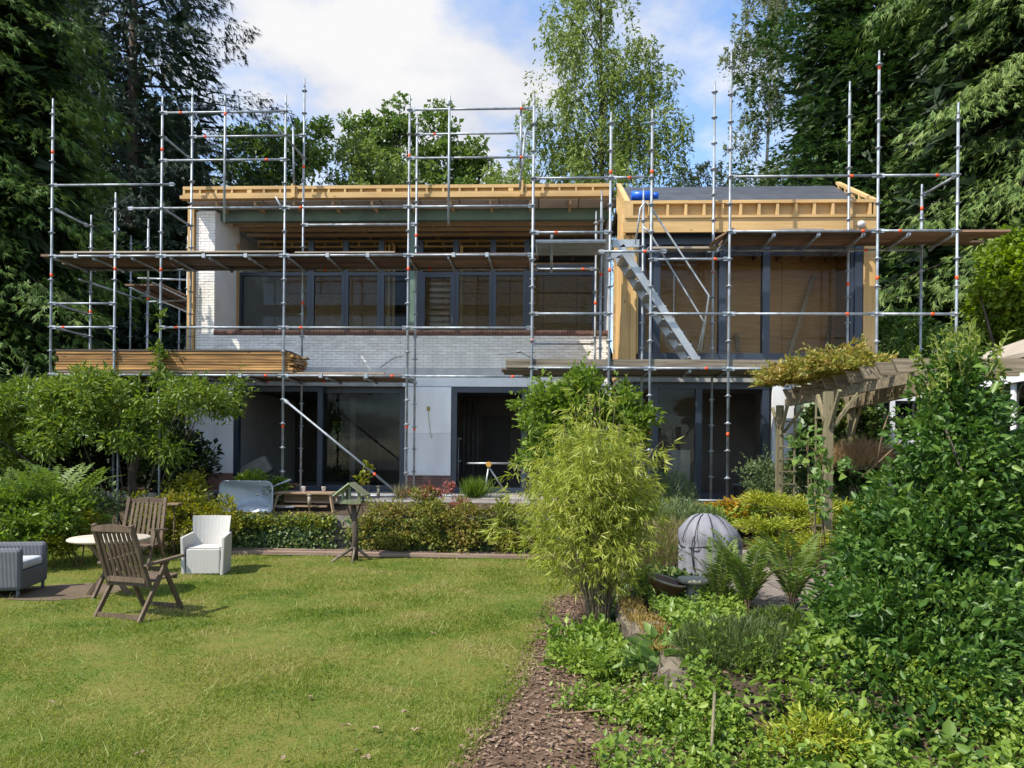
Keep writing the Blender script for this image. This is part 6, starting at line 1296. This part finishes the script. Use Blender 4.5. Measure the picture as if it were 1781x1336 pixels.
broadleaf('willow', 'light green willow behind the middle of the roof', gb(610, 31, 700), [T(590, 290, 31, 1.3, 1.4), T(640, 300, 31, 1.4, 1.2), T(625, 260, 31, .8, .8), T(680, 310, 31, 1.0, 1.0), T(620, 380, 31, 2.4, 2)], 170, 85, .17, .07, L_willow, M_bark, .42, .2, .2, topz(620, 240, 31))
broadleaf('oak', 'dark oak with two pointed tops behind the middle scaffold tower', gb(690, 36, 700), [T(625, 225, 36, .8, 1.4), T(660, 240, 36, .9, 1.2), T(697, 210, 36, .8, 1.5), T(690, 270, 36, 1.8, 1.4), T(765, 230, 36, .9, 1.4), T(770, 290, 36, 1.6, 1.3), T(720, 380, 36, 3, 2)], 230, 75, .20, .13, L_oak, M_bark, .42, 0, .22, topz(695, 180, 36))
broadleaf('oak', 'smaller dark oak behind the roof left of the birch', gb(835, 36, 700), [T(830, 270, 36, .7, .9), T(815, 300, 36, 1.1, .9), T(840, 380, 36, 2, 2)], 90, 75, .2, .13, L_oak, M_bark, .4, 0, .18, topz(832, 245, 36))
broadleaf('willow', 'pale green willow below the birch along the roof line', gb(900, 30, 700), [T(880, 310, 30, 1.2, .8), T(940, 295, 30, 1.2, 1.1), T(985, 290, 30, 1.0, 1.0), T(930, 380, 30, 2.2, 2)], 130, 85, .17, .06, L_willow, M_bark, .42, .25, .18, topz(930, 270, 30))
broadleaf('birch', 'large drooping silver birch rising above the roof centre', gb(1050, 28, 700), [T(1000, 45, 28, 1.4, 1.8), T(1050, -30, 28, 1.5, 1.8), T(1035, 110, 28, 1.9, 1.7), T(955, 175, 28, 1.2, .9), T(935, 215, 28, .8, .8), T(1095, 120, 28, 1.5, 1.2), T(1145, 150, 28, 1.1, .9), T(1180, 205, 28, .6, .7), T(1130, 215, 28, 1.5, 1.0), T(1040, 210, 28, 1.8, 1.4), T(1090, 270, 28, 1.9, 1.2), T(1000, 260, 28, 1.2, 1.2), T(1165, 250, 28, .7, 1.0), T(1060, 350, 28, 2.4, 2)], 560, 66, .15, .056, L_birch, M_bark, .40, .50, .2, topz(1045, -60, 28), 44, shell=.3)
broadleaf('birch', 'slim pale birch between the big birch and the cypress', gb(1310, 31, 700), [T(1340, 30, 31, 1.3, 1.3), T(1350, -40, 31, 1.4, 1.4), T(1300, 100, 31, 1.1, 1.1), T(1365, 120, 31, .9, 1.2), T(1320, 180, 31, 1.0, 1.0), T(1290, 250, 31, .7, .8), T(1230, 305, 31, .8, .5), T(1190, 310, 31, .7, .4), T(1300, 330, 31, 1.6, 1.0)], 230, 80, .14, .06, L_birch2, M_birchbark, .36, .3, .13, topz(1350, -80, 31), 34, shell=.4)
shrub('garden_shrub', 'leafy green shrub seen through the rear doorway of the house', 'shrub', (xb0 + .4, 26, 0.9), [(xb0 + .3, 26, 1.8, 1.4, .6, 1.2), (xb1 + .4, 25.6, 2.4, 1.6, .6, 1.6), (xb0 - .6, 25.6, 2.4, 1.6, .6, 1.6), (xb1, 27, 3.2, 3, .8, 2.0)], 46, 420, .12, .07, L_oak, .3, 4, .02)

# far woodland that closes the view behind the garden
n = 30000; wx = rng.uniform(-75, 75, n); top = np.interp(wx, [-75, -27, -22, -18, -10, 0, 10, 15, 19, 25, 75], [24, 24, 19, 10, 9, 8.5, 9, 10, 22, 27, 27]) * (1 + .12 * np.sin(wx * .9) + .08 * np.sin(wx * 2.3)); wz = rng.random(n) ** .8 * top; wy = 47 + 3.5 * np.sin(wx * .7) + rng.normal(0, 2.0, n)
d = rnd(n); d[:, 2] -= .3
tag(leaf_obj('far_woodland', leaf_arrays(np.stack([wx, wy, wz], 1), d, rng.uniform(.8, 1.6, n), rng.uniform(.5, .9, n), .2), L_woodland), 'dark mass of woodland far behind the house', 'woodland', kind='stuff')
for o in scene.objects:          # joined pieces too fine to pick apart
    if o.parent and o.name.split('.')[0] in ('limb', 'shoot', 'shoot_leaf', 'flower', 'petals', 'stalk', 'culm', 'branch', 'frond', 'blades'): o['kind'] = 'stuff'
